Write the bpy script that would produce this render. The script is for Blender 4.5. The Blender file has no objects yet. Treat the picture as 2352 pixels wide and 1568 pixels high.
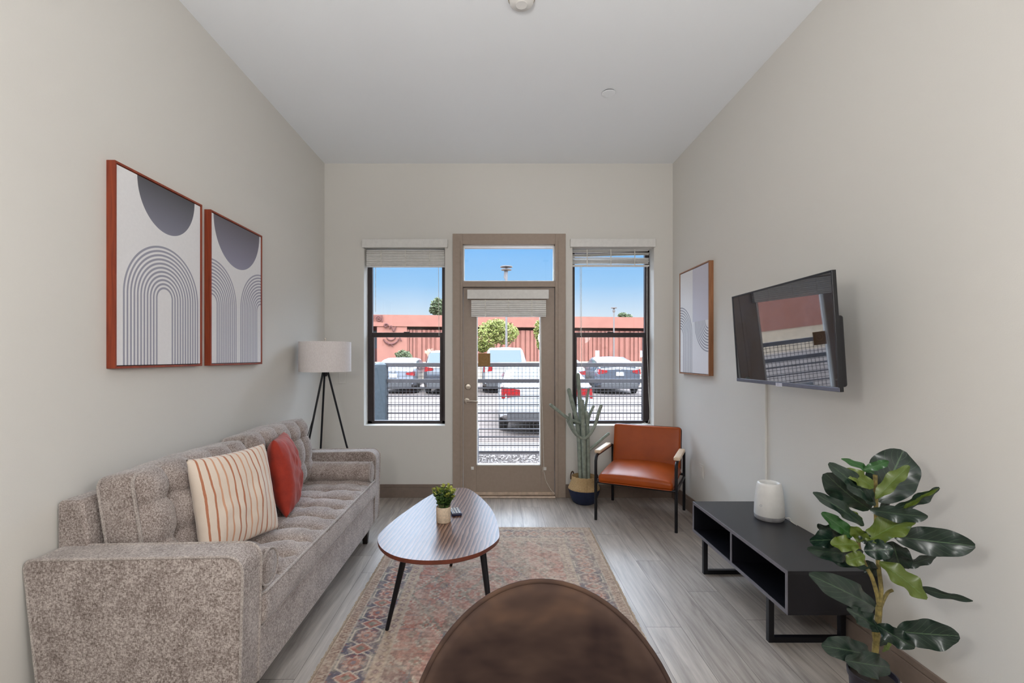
import bpy, bmesh, math, random
import numpy as np
from mathutils import Vector, Matrix, noise
random.seed(7)
C = bpy.context.scene.collection
F, CX, CY, H = 1070.0, 1140.0, 819.0, 1.39      # focal length in px, vanishing point, eye height
YB = 4.608; XL = -1.70; XR = 1.745; ZC = 3.30   # back wall, side walls, ceiling
YR = -3.4                                        # wall behind the viewer
def P(x, y, d): return Vector(((x-CX)*d/F, d, H-(y-CY)*d/F))
def BX(x): return (x-CX)*YB/F
def BZ(y): return H-(y-CY)*YB/F
# ------------------------------------------------------------------ mesh builder
class MB:
    def __init__(s): s.v=[]; s.f=[]; s.m=[]; s.cur=0
    def add(s, vs, fs):
        o=len(s.v); s.v+= [tuple(p) for p in vs]; s.f+=[tuple(i+o for i in f) for f in fs]; s.m+=[s.cur]*len(fs)
        return s
    def box(s, x0,x1,y0,y1,z0,z1, M=None):
        vs=[Vector((x,y,z)) for z in (z0,z1) for y in (y0,y1) for x in (x0,x1)]
        if M: vs=[M@p for p in vs]
        return s.add(vs,[(0,2,3,1),(4,5,7,6),(0,1,5,4),(2,6,7,3),(0,4,6,2),(1,3,7,5)])
    def tube(s, pts, r, n=10, cap=True, flat=None):
        pts=[Vector(p) for p in pts]; k=len(pts)
        rs = r if isinstance(r,(list,tuple)) else [r]*k
        T=[]
        for i in range(k):
            a=pts[max(i-1,0)]; b=pts[min(i+1,k-1)]; t=(b-a); t=t.normalized() if t.length>1e-9 else Vector((0,0,1)); T.append(t)
        up=Vector((0,0,1)) if abs(T[0].z)<.9 else Vector((0,1,0))
        N=(up-T[0]*up.dot(T[0])).normalized()
        vs=[]
        for i in range(k):
            N=(N-T[i]*N.dot(T[i])); N=N.normalized() if N.length>1e-6 else T[i].orthogonal().normalized()
            B=T[i].cross(N)
            for j in range(n):
                a=2*math.pi*j/n
                vs.append(pts[i]+rs[i]*(math.cos(a)*N+math.sin(a)*B))
        fs=[]
        for i in range(k-1):
            for j in range(n):
                a=i*n+j; b=i*n+(j+1)%n
                fs.append((a,b,b+n,a+n))
        if cap:
            fs.append(tuple(range(n-1,-1,-1))); fs.append(tuple((k-1)*n+j for j in range(n)))
        return s.add(vs,fs)
    def lathe(s, prof, c=(0,0,0), n=40, cap=True):
        c=Vector(c); vs=[]; fs=[]
        for r,z in prof:
            for j in range(n):
                a=2*math.pi*j/n; vs.append(c+Vector((r*math.cos(a),r*math.sin(a),z)))
        for i in range(len(prof)-1):
            for j in range(n):
                a=i*n+j; b=i*n+(j+1)%n; fs.append((a,b,b+n,a+n))
        if cap:
            if prof[0][0]>1e-5: fs.append(tuple(range(n-1,-1,-1)))
            if prof[-1][0]>1e-5: fs.append(tuple((len(prof)-1)*n+j for j in range(n)))
        return s.add(vs,fs)
    def prism(s, poly, axis, a0, a1):
        # poly of 2D points; axis 'x','y','z' extruded from a0 to a1
        def mk(p,a):
            return {'x':(a,p[0],p[1]),'y':(p[0],a,p[1]),'z':(p[0],p[1],a)}[axis]
        n=len(poly); vs=[mk(p,a0) for p in poly]+[mk(p,a1) for p in poly]
        fs=[tuple(range(n-1,-1,-1)), tuple(range(n,2*n))]+[(i,(i+1)%n,(i+1)%n+n,i+n) for i in range(n)]
        return s.add(vs,fs)
    def grid(s, fn, nu, nv, closed_u=False):
        vs=[fn(i/nu,j/nv) for j in range(nv+1) for i in range(nu+1)]
        fs=[(j*(nu+1)+i, j*(nu+1)+i+1,(j+1)*(nu+1)+i+1,(j+1)*(nu+1)+i) for j in range(nv) for i in range(nu)]
        return s.add(vs,fs)
    def rbox(s, size, r, seg, fn=None, M=None):
        # rounded box centred at 0; seg=(nx,ny,nz); fn(p, n)->p displaces
        hx,hy,hz=[a/2 for a in size]; key={}; vs=[]; fs=[]
        def coords(h,n):
            k=3; a=[-h+r*i/k for i in range(k)]
            m=[-h+r+(2*h-2*r)*i/n for i in range(n+1)]
            return a+m+[-q for q in reversed(a)]
        cs=[coords(hx,seg[0]),coords(hy,seg[1]),coords(hz,seg[2])]
        hh=(hx,hy,hz)
        def vert(p):
            q=[max(-hh[i]+r,min(hh[i]-r,p[i])) for i in range(3)]
            d=Vector([p[i]-q[i] for i in range(3)])
            nn=d.normalized() if d.length>1e-9 else Vector((0,0,0))
            pp=Vector(q)+nn*r
            kk=tuple(round(c,5) for c in pp)
            if kk not in key:
                key[kk]=len(vs)
                if fn: pp=Vector(fn(pp,nn))
                vs.append(M@pp if M else pp)
            return key[kk]
        for ax in range(3):
            a,b=[(1,2),(2,0),(0,1)][ax]
            for sg in (-1,1):
                for i in range(len(cs[a])-1):
                    for j in range(len(cs[b])-1):
                        q=[]
                        for (u,w) in ((i,j),(i+1,j),(i+1,j+1),(i,j+1)):
                            p=[0,0,0]; p[ax]=sg*hh[ax]; p[a]=cs[a][u]; p[b]=cs[b][w]; q.append(vert(p))
                        if sg<0: q.reverse()
                        q2=[]
                        for t in q:
                            if t not in q2: q2.append(t)
                        if len(q2)>2: fs.append(tuple(q2))
        return s.add(vs,fs)
    def build(s, name, mats, parent=None, smooth=True, bevel=0, sub=0, ang=40, loc=None, rot=None):
        me=bpy.data.meshes.new(name); me.from_pydata(s.v,[],s.f)
        if not isinstance(mats,(list,tuple)): mats=[mats]
        for m in mats: me.materials.append(m)
        me.polygons.foreach_set('material_index', s.m)
        bm=bmesh.new(); bm.from_mesh(me); bmesh.ops.recalc_face_normals(bm,faces=bm.faces); bm.to_mesh(me); bm.free()
        o=bpy.data.objects.new(name,me); C.objects.link(o)
        if parent: o.parent=parent
        if loc is not None: o.location=loc
        if rot is not None: o.rotation_euler=rot
        if bevel:
            b=o.modifiers.new('bevel','BEVEL'); b.width=bevel; b.segments=2; b.limit_method='ANGLE'; b.angle_limit=math.radians(40)
        if sub:
            q=o.modifiers.new('sub','SUBSURF'); q.levels=sub; q.render_levels=sub
        if smooth:
            me.polygons.foreach_set('use_smooth',[True]*len(me.polygons))
            try: me.set_sharp_from_angle(angle=math.radians(ang))
            except Exception: pass
        me.update()
        return o
def tag(o,label=None,cat=None,group=None,kind=None):
    if label: o['label']=label
    if cat: o['category']=cat
    if group: o['group']=group
    if kind: o['kind']=kind
    return o
def empty(name,loc=(0,0,0),rz=0,**k):
    o=bpy.data.objects.new(name,None); C.objects.link(o); o.location=loc; o.rotation_euler=(0,0,rz); o.empty_display_size=.1
    tag(o,**k); return o
def struct(o): o['kind']='structure'; return o
def cat(pts,closed=True,n=6):
    out=[]; k=len(pts); rng=range(k) if closed else range(k-1)
    for i in rng:
        if closed: p=[Vector(pts[(i+j-1)%k]) for j in range(4)]
        else: p=[Vector(pts[max(0,min(k-1,i+j-1))]) for j in range(4)]
        for t in range(n):
            t=t/n
            out.append(.5*((2*p[1])+(-p[0]+p[2])*t+(2*p[0]-5*p[1]+4*p[2]-p[3])*t*t+(-p[0]+3*p[1]-3*p[2]+p[3])*t**3))
    if not closed: out.append(Vector(pts[-1]))
    return out
# ------------------------------------------------------------------ node expressions
def lin(c):
    return tuple(((x/255)/12.92 if x/255<=.04045 else ((x/255+.055)/1.055)**2.4) for x in c)+(1,)
class E:
    nt=None
    def __init__(s,sock): s.s=sock
    @staticmethod
    def op(o,*a):
        n=E.nt.nodes.new('ShaderNodeMath'); n.operation=o
        for i,x in enumerate(a):
            if isinstance(x,E): E.nt.links.new(x.s,n.inputs[i])
            else: n.inputs[i].default_value=x
        return E(n.outputs[0])
    def __add__(s,o): return E.op('ADD',s,o)
    __radd__=__add__
    def __sub__(s,o): return E.op('SUBTRACT',s,o)
    def __rsub__(s,o): return E.op('SUBTRACT',o,s)
    def __mul__(s,o): return E.op('MULTIPLY',s,o)
    __rmul__=__mul__
    def __truediv__(s,o): return E.op('DIVIDE',s,o)
    def lt(s,o): return E.op('LESS_THAN',s,o)
    def gt(s,o): return E.op('GREATER_THAN',s,o)
    def abs(s): return E.op('ABSOLUTE',s)
    def fr(s): return E.op('FRACT',s)
    def fl(s): return E.op('FLOOR',s)
    def sq(s): return E.op('SQRT',s)
    def mx(s,o): return E.op('MAXIMUM',s,o)
    def mn(s,o): return E.op('MINIMUM',s,o)
    def sat(s): return s.mx(0.).mn(1.)
class Mat:
    def __init__(s,name):
        s.m=bpy.data.materials.new(name); s.m.use_nodes=True; s.nt=s.m.node_tree; E.nt=s.nt
        s.b=s.nt.nodes['Principled BSDF']
    def n(s,t,**k):
        n=s.nt.nodes.new(t)
        for a,b in k.items(): setattr(n,a,b)
        return n
    def link(s,a,b): s.nt.links.new(a.s if isinstance(a,E) else a,b)
    def coord(s,kind='Object',scale=None,rot=None):
        c=s.n('ShaderNodeTexCoord').outputs[kind]
        if scale or rot:
            m=s.n('ShaderNodeMapping'); s.link(c,m.inputs[0])
            if scale: m.inputs['Scale'].default_value=scale
            if rot: m.inputs['Rotation'].default_value=rot
            c=m.outputs[0]
        return c
    def xyz(s,kind='Object'):
        q=s.n('ShaderNodeSeparateXYZ'); s.link(s.coord(kind),q.inputs[0]); return [E(o) for o in q.outputs]
    def noise(s,scale,vec=None,detail=4,rough=.6,dist=0):
        n=s.n('ShaderNodeTexNoise'); n.inputs['Scale'].default_value=scale; n.inputs['Detail'].default_value=detail
        n.inputs['Roughness'].default_value=rough; n.inputs['Distortion'].default_value=dist
        s.link(vec if vec is not None else s.coord(),n.inputs['Vector']); return E(n.outputs['Fac'])
    def ramp(s,fac,stops):
        r=s.n('ShaderNodeValToRGB'); s.link(fac,r.inputs[0]); e=r.color_ramp.elements
        while len(e)<len(stops): e.new(.5)
        for i,(p,c) in enumerate(stops): e[i].position=p; e[i].color=lin(c)
        return E(r.outputs[0])
    def mix(s,fac,a,b,mode='MIX'):
        m=s.n('ShaderNodeMix',data_type='RGBA',blend_type=mode)
        for sock,x in ((m.inputs[0],fac),(m.inputs[6],a),(m.inputs[7],b)):
            if isinstance(x,E): s.link(x,sock)
            elif isinstance(x,(int,float)): sock.default_value=x
            else: sock.default_value=lin(x)
        return E(m.outputs[2])
    def col(s,c):
        if isinstance(c,E): s.link(c,s.b.inputs['Base Color'])
        else: s.b.inputs['Base Color'].default_value=lin(c)
        return s
    def set(s,**k):
        for a,v in k.items():
            a=a.replace('_',' ')
            if isinstance(v,E): s.link(v,s.b.inputs[a])
            else: s.b.inputs[a].default_value=v
        return s
    def bump(s,h,strength=.3,dist=.01):
        b=s.n('ShaderNodeBump'); b.inputs['Strength'].default_value=strength; b.inputs['Distance'].default_value=dist
        s.link(h,b.inputs['Height']); s.link(b.outputs[0],s.b.inputs['Normal']); return s
def simple(name,c,rough=.5,metal=0,noise_amt=.12,nscale=30,bump=0,**k):
    m=Mat(name); n=m.noise(nscale)
    dark=tuple(x*(1-noise_amt) for x in c); lt=tuple(min(255,x*(1+noise_amt*.5)) for x in c)
    m.col(m.ramp(n,[(.3,dark),(.7,lt)])); m.set(Roughness=rough,Metallic=metal,**k)
    if bump: m.bump(n,bump,.004)
    return m.m
# ------------------------------------------------------------------ materials
def wall_mat(name,c):
    m=Mat(name); n=m.noise(160,detail=3); m.col(c); m.set(Roughness=.75); m.b.inputs['Specular IOR Level'].default_value=.25
    m.bump(n,.12,.003); return m.m
M={}
M['wall']=wall_mat('wall_paint',(217,214,208))
M['wall_side']=M['wall']
M['ceil']=wall_mat('ceiling_paint',(240,243,246))
M['taupe']=simple('taupe_paint',(160,143,129),.45,noise_amt=.03)
M['taupe_d']=simple('taupe_base_paint',(128,112,101),.5,noise_amt=.04)
M['white']=simple('white_plastic',(228,226,222),.4,noise_amt=.02)
M['whitemetal']=simple('white_blind',(222,220,216),.5,noise_amt=.03)
M['black']=simple('black_metal',(18,18,24),.42,.3,noise_amt=.1)
M['frame']=simple('dark_window_frame',(58,50,50),.4,.4,noise_amt=.08)
M['nickel']=simple('satin_nickel',(190,180,168),.32,.9,noise_amt=.03)
M['cord']=simple('white_cord',(225,222,214),.6)
M['fence']=simple('fence_paint',(66,62,64),.5,.2)
M['fence_post']=simple('fence_post_paint',(56,64,70),.5,.2)
M['soil']=simple('soil',(45,36,28),.9,bump=.5)
def glass_mat(name,tint=(1,1,1,1),refl=.6):
    m=Mat(name); nt=m.nt; out=nt.nodes['Material Output']; nt.nodes.remove(m.b)
    t=m.n('ShaderNodeBsdfTransparent'); t.inputs[0].default_value=tint
    g=m.n('ShaderNodeBsdfGlossy'); g.inputs['Roughness'].default_value=.02
    fz=m.n('ShaderNodeFresnel'); fz.inputs[0].default_value=1.45
    k=E(fz.outputs[0])*refl
    # slight streaky dust on the pane
    mx=m.n('ShaderNodeMixShader'); m.link(k,mx.inputs[0]); m.link(t.outputs[0],mx.inputs[1]); m.link(g.outputs[0],mx.inputs[2])
    m.link(mx.outputs[0],out.inputs[0]); return m.m
M['glass']=glass_mat('window_glass')
def floor_mat():
    m=Mat('grey_plank_floor'); x,y,z=m.xyz()
    w=.182; u=(x-.586)/w; i=u.fl(); fu=u.fr()
    wn=m.n('ShaderNodeTexWhiteNoise',noise_dimensions='1D'); m.link(i,wn.inputs['W']); r1=E(wn.outputs['Value'])
    v=(y/1.25)+r1*7.3; j=v.fl(); fv=v.fr()
    wn2=m.n('ShaderNodeTexWhiteNoise',noise_dimensions='1D'); m.link(i*17.31+j*3.77,wn2.inputs['W']); r2=E(wn2.outputs['Value'])
    cb=m.n('ShaderNodeCombineXYZ'); m.link(x*14+r2*9,cb.inputs[0]); m.link(y*1.1+r2*31,cb.inputs[1]); m.link(r2*5,cb.inputs[2])
    g=m.noise(1.6,cb.outputs[0],detail=6,rough=.62,dist=.9)
    cb2=m.n('ShaderNodeCombineXYZ'); m.link(x*90,cb2.inputs[0]); m.link(y*3+r2*11,cb2.inputs[1])
    g2=m.noise(1,cb2.outputs[0],detail=3)
    f=g*.75+g2*.25+(r2-.5)*.10
    c=m.ramp(f,[(.28,(124,114,107)),(.45,(158,149,141)),(.6,(180,171,162)),(.78,(202,193,183))])
    seam=(fu.lt(.012)+(fv.lt(.0022))).sat()
    c=m.mix(seam*.75,c,(52,44,40))
    m.col(c); m.set(Roughness=(g2*.12+.36)); m.b.inputs['Specular IOR Level'].default_value=.55
    m.bump(g2*.4-seam,.12,.002); return m.m
M['floor']=floor_mat()
def fabric(name,c0,c1,c2,bs=.3):
    m=Mat(name)
    a=m.noise(1,m.coord(scale=(620,130,130)),detail=2); b=m.noise(1,m.coord(scale=(130,620,130)),detail=2); d=m.noise(1,m.coord(scale=(130,130,620)),detail=2)
    e=m.noise(9,detail=3)
    f=(a+b+d)/3*.9+e*.14
    m.col(m.ramp(f,[(.41,c0),(.51,c1),(.60,c2)])); m.set(Roughness=.92,Sheen_Weight=.35,Sheen_Roughness=.5)
    m.b.inputs['Specular IOR Level'].default_value=.15
    m.bump(f,bs,.004); return m.m
M['sofa']=fabric('grey_tweed',(92,79,72),(146,133,127),(198,187,181))
M['sofa_pipe']=fabric('grey_tweed_piping',(122,112,107),(162,152,146),(196,186,180),.2)  # paler than the sofa tweed: light on the piping is put into its colour
M['darkwood']=simple('dark_leg_wood',(36,28,26),.45)
def red_pillow():
    m=Mat('rust_velvet'); n=m.noise(14); m.col(m.ramp(n,[(.3,(140,34,14)),(.7,(172,48,24))])); m.set(Roughness=.75,Sheen_Weight=.15)
    m.bump(n,.3,.01); return m.m
M['red']=red_pillow()
def stripe_pillow():
    m=Mat('striped_cotton'); x,y,z=m.xyz()
    n=m.noise(7)
    xx=x+(n-.5)*.012
    p=(xx/.034+50.2).fr(); line=(p-.5).abs().lt(.12)
    k=(xx/.034+50.2).fl(); q=(k*.25).fr().lt(.3)
    lc=m.mix(q,(204,150,118),(176,104,68))
    c=m.mix(n,(214,196,178),(232,218,204))
    m.col(m.mix(line*.9,c,lc)); m.set(Roughness=.9,Sheen_Weight=.3); m.b.inputs['Specular IOR Level'].default_value=.15
    m.bump(m.noise(300,detail=2),.25,.003); return m.m
M['stripe']=stripe_pillow()
def leather():
    m=Mat('tan_leather'); n=m.noise(5,detail=3); f=m.noise(260,detail=2)
    m.col(m.ramp(n,[(.3,(148,62,4)),(.7,(164,72,8))])); m.set(Roughness=.4); m.b.inputs['Specular IOR Level'].default_value=.35
    m.bump(f,.08,.002); return m.m
M['leather']=leather()
def wood(name,c0,c1,rough=.45,axis=1,sc=1):
    m=Mat(name); s=[40*sc]*3; s[axis]=3*sc
    n=m.noise(1,m.coord(scale=tuple(s)),detail=5,dist=1.2); m.col(m.ramp(n,[(.3,c0),(.7,c1)])); m.set(Roughness=rough); m.bump(n,.1,.002); return m.m
M['armwood']=wood('pale_ash_wood',(206,180,150),(228,206,180))
M['redwood']=wood('reddish_frame_wood',(118,42,22),(158,70,38),.35,axis=2)
M['oakframe']=wood('oak_frame_wood',(132,86,54),(166,114,78),.4,axis=2)
def tabletop():
    m=Mat('wenge_grain_tabletop'); x,y,z=m.xyz()
    cb=m.n('ShaderNodeCombineXYZ'); m.link(x*1.0-y*.10,cb.inputs[0]); m.link(y*.16,cb.inputs[1])
    w=m.n('ShaderNodeTexWave',wave_type='BANDS',bands_direction='X',wave_profile='SAW'); m.link(cb.outputs[0],w.inputs[0])
    w.inputs['Scale'].default_value=15; w.inputs['Distortion'].default_value=4.5; w.inputs['Detail'].default_value=3; w.inputs['Detail Scale'].default_value=1.6
    g=m.noise(1,m.coord(scale=(220,9,1)),detail=3)
    f=E(w.outputs['Fac'])*.65+g*.35
    m.col(m.ramp(f,[(.22,(52,30,24)),(.42,(96,66,54)),(.62,(134,102,86)),(.85,(156,124,106))]))
    m.set(Roughness=(g*.1+.26)); m.b.inputs['Specular IOR Level'].default_value=.4; m.b.inputs['Coat Weight'].default_value=.15; m.b.inputs['Coat Roughness'].default_value=.2
    m.bump(f,.1,.001); return m.m
M['tabletop']=tabletop()
M['tableedge']=simple('tabletop_edge',(104,50,34),.4)
M['pot']=simple('speckled_clay',(206,186,162),.8,nscale=90,bump=.3)
def velvet():
    m=Mat('brown_velvet'); n=m.noise(3.2,detail=3,rough=.5,dist=1.2); n2=m.noise(1,m.coord(scale=(9,3,22)),detail=2)
    m.col(m.ramp(n*.7+n2*.3,[(.36,(40,29,28)),(.5,(66,51,44)),(.64,(90,68,54))])); m.set(Roughness=.8,Sheen_Weight=.7,Sheen_Roughness=.28)
    m.b.inputs['Sheen Tint'].default_value=lin((150,140,165)); m.b.inputs['Specular IOR Level'].default_value=.1
    m.bump(n,.2,.01); return m.m
M['velvet']=velvet()
M['stand']=simple('charcoal_laminate',(22,22,28),.33,noise_amt=.06)
M['stand_edge']=simple('charcoal_edge_band',(108,104,112),.4,noise_amt=.05)
M['tvblack']=simple('tv_plastic',(14,14,20),.35,noise_amt=.05)
M['tvsilver']=simple('tv_silver_strip',(112,114,128),.3,.7,noise_amt=.05)
def screen():
    m=Mat('tv_screen'); n=m.noise(4,detail=4,dist=1.5); m.col(m.ramp(n,[(.3,(14,18,28)),(.7,(46,54,70))]))
    m.set(Roughness=.02); m.b.inputs['IOR'].default_value=2.3; return m.m
M['screen']=screen()
def leafmat(name,top,top2,back,rough=.32):
    m=Mat(name); x,y,z=m.xyz('UV')
    n=m.noise(6)
    # veins drawn from the leaf's own length/width coordinates
    side=(y-.5).abs(); rib=side.lt(.018)
    v=((x*7.5-side*5.0).fr()-.5).abs(); vein=v.gt(.46)*side.lt(.46)
    c=m.mix(n,top,top2); c=m.mix((rib+vein*.5).sat()*.30,c,(110,140,100))
    ge=m.n('ShaderNodeNewGeometry'); c=m.mix(E(ge.outputs['Backfacing']),c,back)
    m.col(c); m.set(Roughness=rough); m.b.inputs['Specular IOR Level'].default_value=.6; m.bump(0-v.gt(.42)*1.0,.25,.002); return m.m
M['leaf_d']=leafmat('dark_fig_leaf',(11,27,23),(22,46,34),(44,54,22))
M['leaf_m']=leafmat('mid_fig_leaf',(20,62,20),(32,84,28),(66,84,24))
M['leaf_l']=leafmat('young_fig_leaf',(66,84,18),(86,100,26),(62,76,16),.4)
M['trunk']=simple('green_brown_stem',(132,118,66),.6,noise_amt=.3,nscale=60,bump=.3)
def cactus():
    m=Mat('cactus_skin'); n=m.noise(18); m.col(m.ramp(n,[(.3,(116,127,115)),(.7,(162,170,158))])); m.set(Roughness=.7); m.bump(m.noise(200),.3,.004); return m.m
M['cactus']=cactus()
def weave(name,c0,c1):
    m=Mat(name); x,y,z=m.xyz('UV')
    a=((x*60).fr()-.5).abs()*2; r=(z*0+y*16); b=((r+((x*30).fl()*.5).fr()).fr()-.5).abs()*2
    n=m.noise(120); f=a*.35+b*.35+n*.4
    m.col(m.ramp(f,[(.3,c0),(.75,c1)])); m.set(Roughness=.85); m.bump(f,.8,.008); return m.m
M['straw']=weave('woven_straw',(150,116,72),(216,186,140))
M['navy']=weave('woven_navy_straw',(14,22,44),(34,48,82))
M['succ1']=simple('succulent_green',(92,122,58),.5,noise_amt=.25)
M['succ2']=simple('succulent_yellow',(186,190,90),.5,noise_amt=.2)
M['succ3']=simple('succulent_dark',(48,76,42),.5,noise_amt=.25)
def shade():
    m=Mat('linen_lampshade'); n=m.noise(1,m.coord(scale=(500,500,60)),detail=2); m.col(m.ramp(n,[(.3,(214,206,204)),(.7,(236,230,228))])); m.set(Roughness=.9)
    m.b.inputs['Subsurface Weight'].default_value=0; m.bump(n,.15,.002); return m.m
M['shade']=shade()
# art print materials ------------------------------------------------ u,v in metres measured on the canvas face
def art(kind,W,Hh):
    m=Mat('print_'+kind); x,y,z=m.xyz('UV'); u=x*W; v=y*Hh
    bg=m.mix(m.noise(60),(226,225,227),(236,235,236)); ink=(158,158,172)
    def arch(cx,cy,r0,r1,per,duty=.5,up=True):
        dx=(u-cx).abs(); dy=(v-cy) if up else (cy-v)
        rr=(dx*dx+dy.mx(0.)*dy.mx(0.)).sq()
        inside=rr.lt(r1)*rr.gt(r0)
        return inside*((r1-rr)/per).fr().lt(duty)
    def disc(cx,cy,rx,ry,c_top,c_bot,c):
        dx=(u-cx)/rx; dy=(v-cy)/ry
        k=(dx*dx+dy*dy).lt(1.)
        g=m.mix(((v-(cy-ry))/ry).sat(),c_bot,c_top)
        return m.mix(k,c,g)
    if kind=='arch':
        c=m.mix(arch(W*.515,Hh*.37,.040,.262,.0202,.5),bg,ink)
        c=disc(W*.56,Hh*1.0,.205,.225,(84,84,88),(134,134,150),c)
    elif kind=='twin':
        a=arch(0.0,Hh*.40,.040,.262,.0202,.5)*u.lt(W*.5); b=arch(W*1.0,Hh*.40,.040,.262,.0202,.5)*u.gt(W*.5)
        c=m.mix((a+b).sat(),bg,(164,163,178))
        c=disc(W*.5,Hh*1.0,.265,.28,(104,100,108),(150,148,168),c)
    else:
        bg=m.mix(u.gt(W*.47),bg,(204,202,214))
        # left in view is high u; mirrored when the face is laid out
        a=arch(0.0,Hh*.37,.05,.262,.0235,.45)*u.lt(W*.47)
        b=arch(W*1.0,Hh*.49,.05,.262,.0235,.45,up=False)*u.gt(W*.5)*v.lt(Hh*.49)
        bg=m.mix(v.lt(Hh*.49)*u.gt(W*.47),bg,(226,225,229))
        c=m.mix((a+b).sat(),bg,(150,150,160))
    m.col(c); m.set(Roughness=.7); return m.m
# ------------------------------------------------------------------ ROOM SHELL
def cells(mb,xs,zs,holes,y0,y1):
    for i in range(len(xs)-1):
        for j in range(len(zs)-1):
            cx=(xs[i]+xs[i+1])/2; cz=(zs[j]+zs[j+1])/2
            if any(a<cx<b and c<cz<d for a,b,c,d in holes): continue
            mb.box(xs[i],xs[i+1],y0,y1,zs[j],zs[j+1])
W1=(BX(836),BX(1022),BZ(977),BZ(568)); W2=(BX(1315),BX(1502),BZ(977),BZ(568))
DF=(BX(1040),BX(1299),0,BZ(537)); WT=.20
mb=MB(); xs=sorted([XL-.2,W1[0],W1[1],DF[0],DF[1],W2[0],W2[1],XR+.2]); zs=[-.12,W1[2],W1[3],DF[3],ZC+.05]
xs=sorted(set(xs)); zs=sorted(set(zs))
cells(mb,xs,zs,[W1,W2,(DF[0],DF[1],-.001,DF[3])],YB,YB+WT)
ob=mb.build('wall_back',M['wall'],smooth=False)
bm=bmesh.new(); bm.from_mesh(ob.data); bmesh.ops.remove_doubles(bm,verts=bm.verts,dist=1e-5)
# drop the hidden faces between neighbouring blocks
seen={}
for f in bm.faces: seen.setdefault(tuple(sorted(v.index for v in f.verts)),[]).append(f)
bmesh.ops.delete(bm,geom=[f for l in seen.values() if len(l)>1 for f in l],context='FACES'); bm.to_mesh(ob.data); bm.free(); struct(ob)
struct(MB().box(XL-.15,XL,YR,YB,-.0,ZC).build('wall_left',M['wall_side'],smooth=False))
struct(MB().box(XR,XR+.15,YR,YB,-.0,ZC).build('wall_right',M['wall_side'],smooth=False))
struct(MB().box(XL-.15,XR+.15,YR-.15,YR,0,ZC).build('wall_rear',M['wall_side'],smooth=False))
struct(MB().box(XL-.15,XR+.15,YR-.15,YB+.02,-.1,0).build('floor',M['floor'],smooth=False))
struct(MB().box(XL-.2,XR+.2,YR-.15,YB+WT+.25,ZC,ZC+.35).build('ceiling',M['ceil'],smooth=False))
def baseboard(name,x0,x1,y0,y1,nrm):
    mb=MB()
    mb.box(x0,x1,y0,y1,0,.100)
    t=.004
    a=dict(l=(x0,x1-t,y0,y1),r=(x0+t,x1,y0,y1),b=(x0,x1,y0+t,y1))[nrm]
    mb.box(*a,.103,.130); mb.box(a[0]+(0.003 if nrm=='r' else 0),a[1]-(0.003 if nrm=='l' else 0),a[2]+(.003 if nrm=='b' else 0),a[3],.099,.104)
    return struct(mb.build(name,M['taupe_d'],smooth=False,bevel=.0015))
baseboard('baseboard_left',XL,XL+.015,YR,YB,'l'); baseboard('baseboard_right',XR-.015,XR,YR,YB,'r')
baseboard('baseboard_back',XL+.015,DF[0],YB-.015,YB,'b'); baseboard('baseboard_back_right',DF[1],XR-.015,YB-.015,YB,'b')
# ------------------------------------------------------------------ WINDOWS
def window(n,W,vis):
    x0,x1,z0,z1=W; e=struct(empty('window_%d'%n,((x0+x1)/2,YB+.15,z0)))
    ox,oy,oz=e.location
    def B(mb,a,b,c,d,f,g): mb.box(a-ox,b-ox,c-oy,d-oy,f-oz,g-oz)
    t=.045; ya,yb=YB+.135,YB+.185; zm=BZ(762); zn=BZ(773)
    mb=MB(); B(mb,x0,x0+t,ya,yb,z0,z1); B(mb,x1-t,x1,ya,yb,z0,z1); B(mb,x0,x1,ya,yb,z0,z0+.03); B(mb,x0,x1,ya,yb,z1-.03,z1)
    mb.build('frame',M['frame'],e,smooth=False,bevel=.003)
    mb=MB(); B(mb,x0+t,x1-t,ya-.012,yb-.02,zn,zm); B(mb,x0+t,x0+t+.02,ya-.01,yb-.02,z0+.03,zn); B(mb,x1-t-.02,x1-t,ya-.01,yb-.02,z0+.03,zn)
    B(mb,(x0+x1)/2-.03,(x0+x1)/2+.03,ya-.02,ya-.01,zm-.01,zm+.008)
    mb.build('sash',M['frame'],e,smooth=False,bevel=.002)
    mb=MB(); B(mb,x0+t,x1-t,yb-.025,yb-.021,zm,z1-.03); mb.build('upper_pane',M['glass'],e,smooth=False)
    mb=MB(); B(mb,x0+t+.02,x1-t-.02,yb-.040,yb-.036,z0+.03,zn); mb.build('lower_pane',M['glass'],e,smooth=False)
    mb=MB(); 
    for k in (.3,.7):
        xx=x0+(x1-x0)*k; B(mb,xx-.006,xx+.006,ya-.018,ya-.008,zn-.10,zn-.07)
    return e
window(1,W1,'l'); window(2,W2,'r')
# ------------------------------------------------------------------ DOOR UNIT
xi0,xi1=BX(1063),BX(1275)
zt1,zt0=BZ(561),BZ(646); zl=BZ(659)
mb=MB(); ya,yb=YB-.012,YB+WT
mb.box(DF[0],xi0,ya,yb,0,DF[3]); mb.box(xi1,DF[1],ya,yb,0,DF[3]); mb.box(xi0,xi1,ya,yb,zt1,DF[3]); mb.box(xi0,xi1,ya,yb,zl,zt0)
for x in (DF[0]+.072,DF[1]-.077): mb.box(x,x+.005,ya-.005,ya,0,DF[3]-.07)
struct(mb.build('trim_1',M['taupe'],smooth=False,bevel=.004))
e=struct(empty('window_3',((xi0+xi1)/2,YB+.06,zt0)))
mb=MB(); w=(xi1-xi0)/2; h=zt1-zt0
for a in ((-w,-w+.012,0,h),(w-.012,w,0,h),(-w,w,0,.012),(-w,w,h-.012,h)): mb.box(a[0],a[1],-.03,.03,a[2],a[3])
mb.build('glazing_bead',M['white'],e,smooth=False,bevel=.002); MB().box(-w+.01,w-.01,.0,.005,.01,h-.01).build('pane',M['glass'],e,smooth=False)
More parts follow.
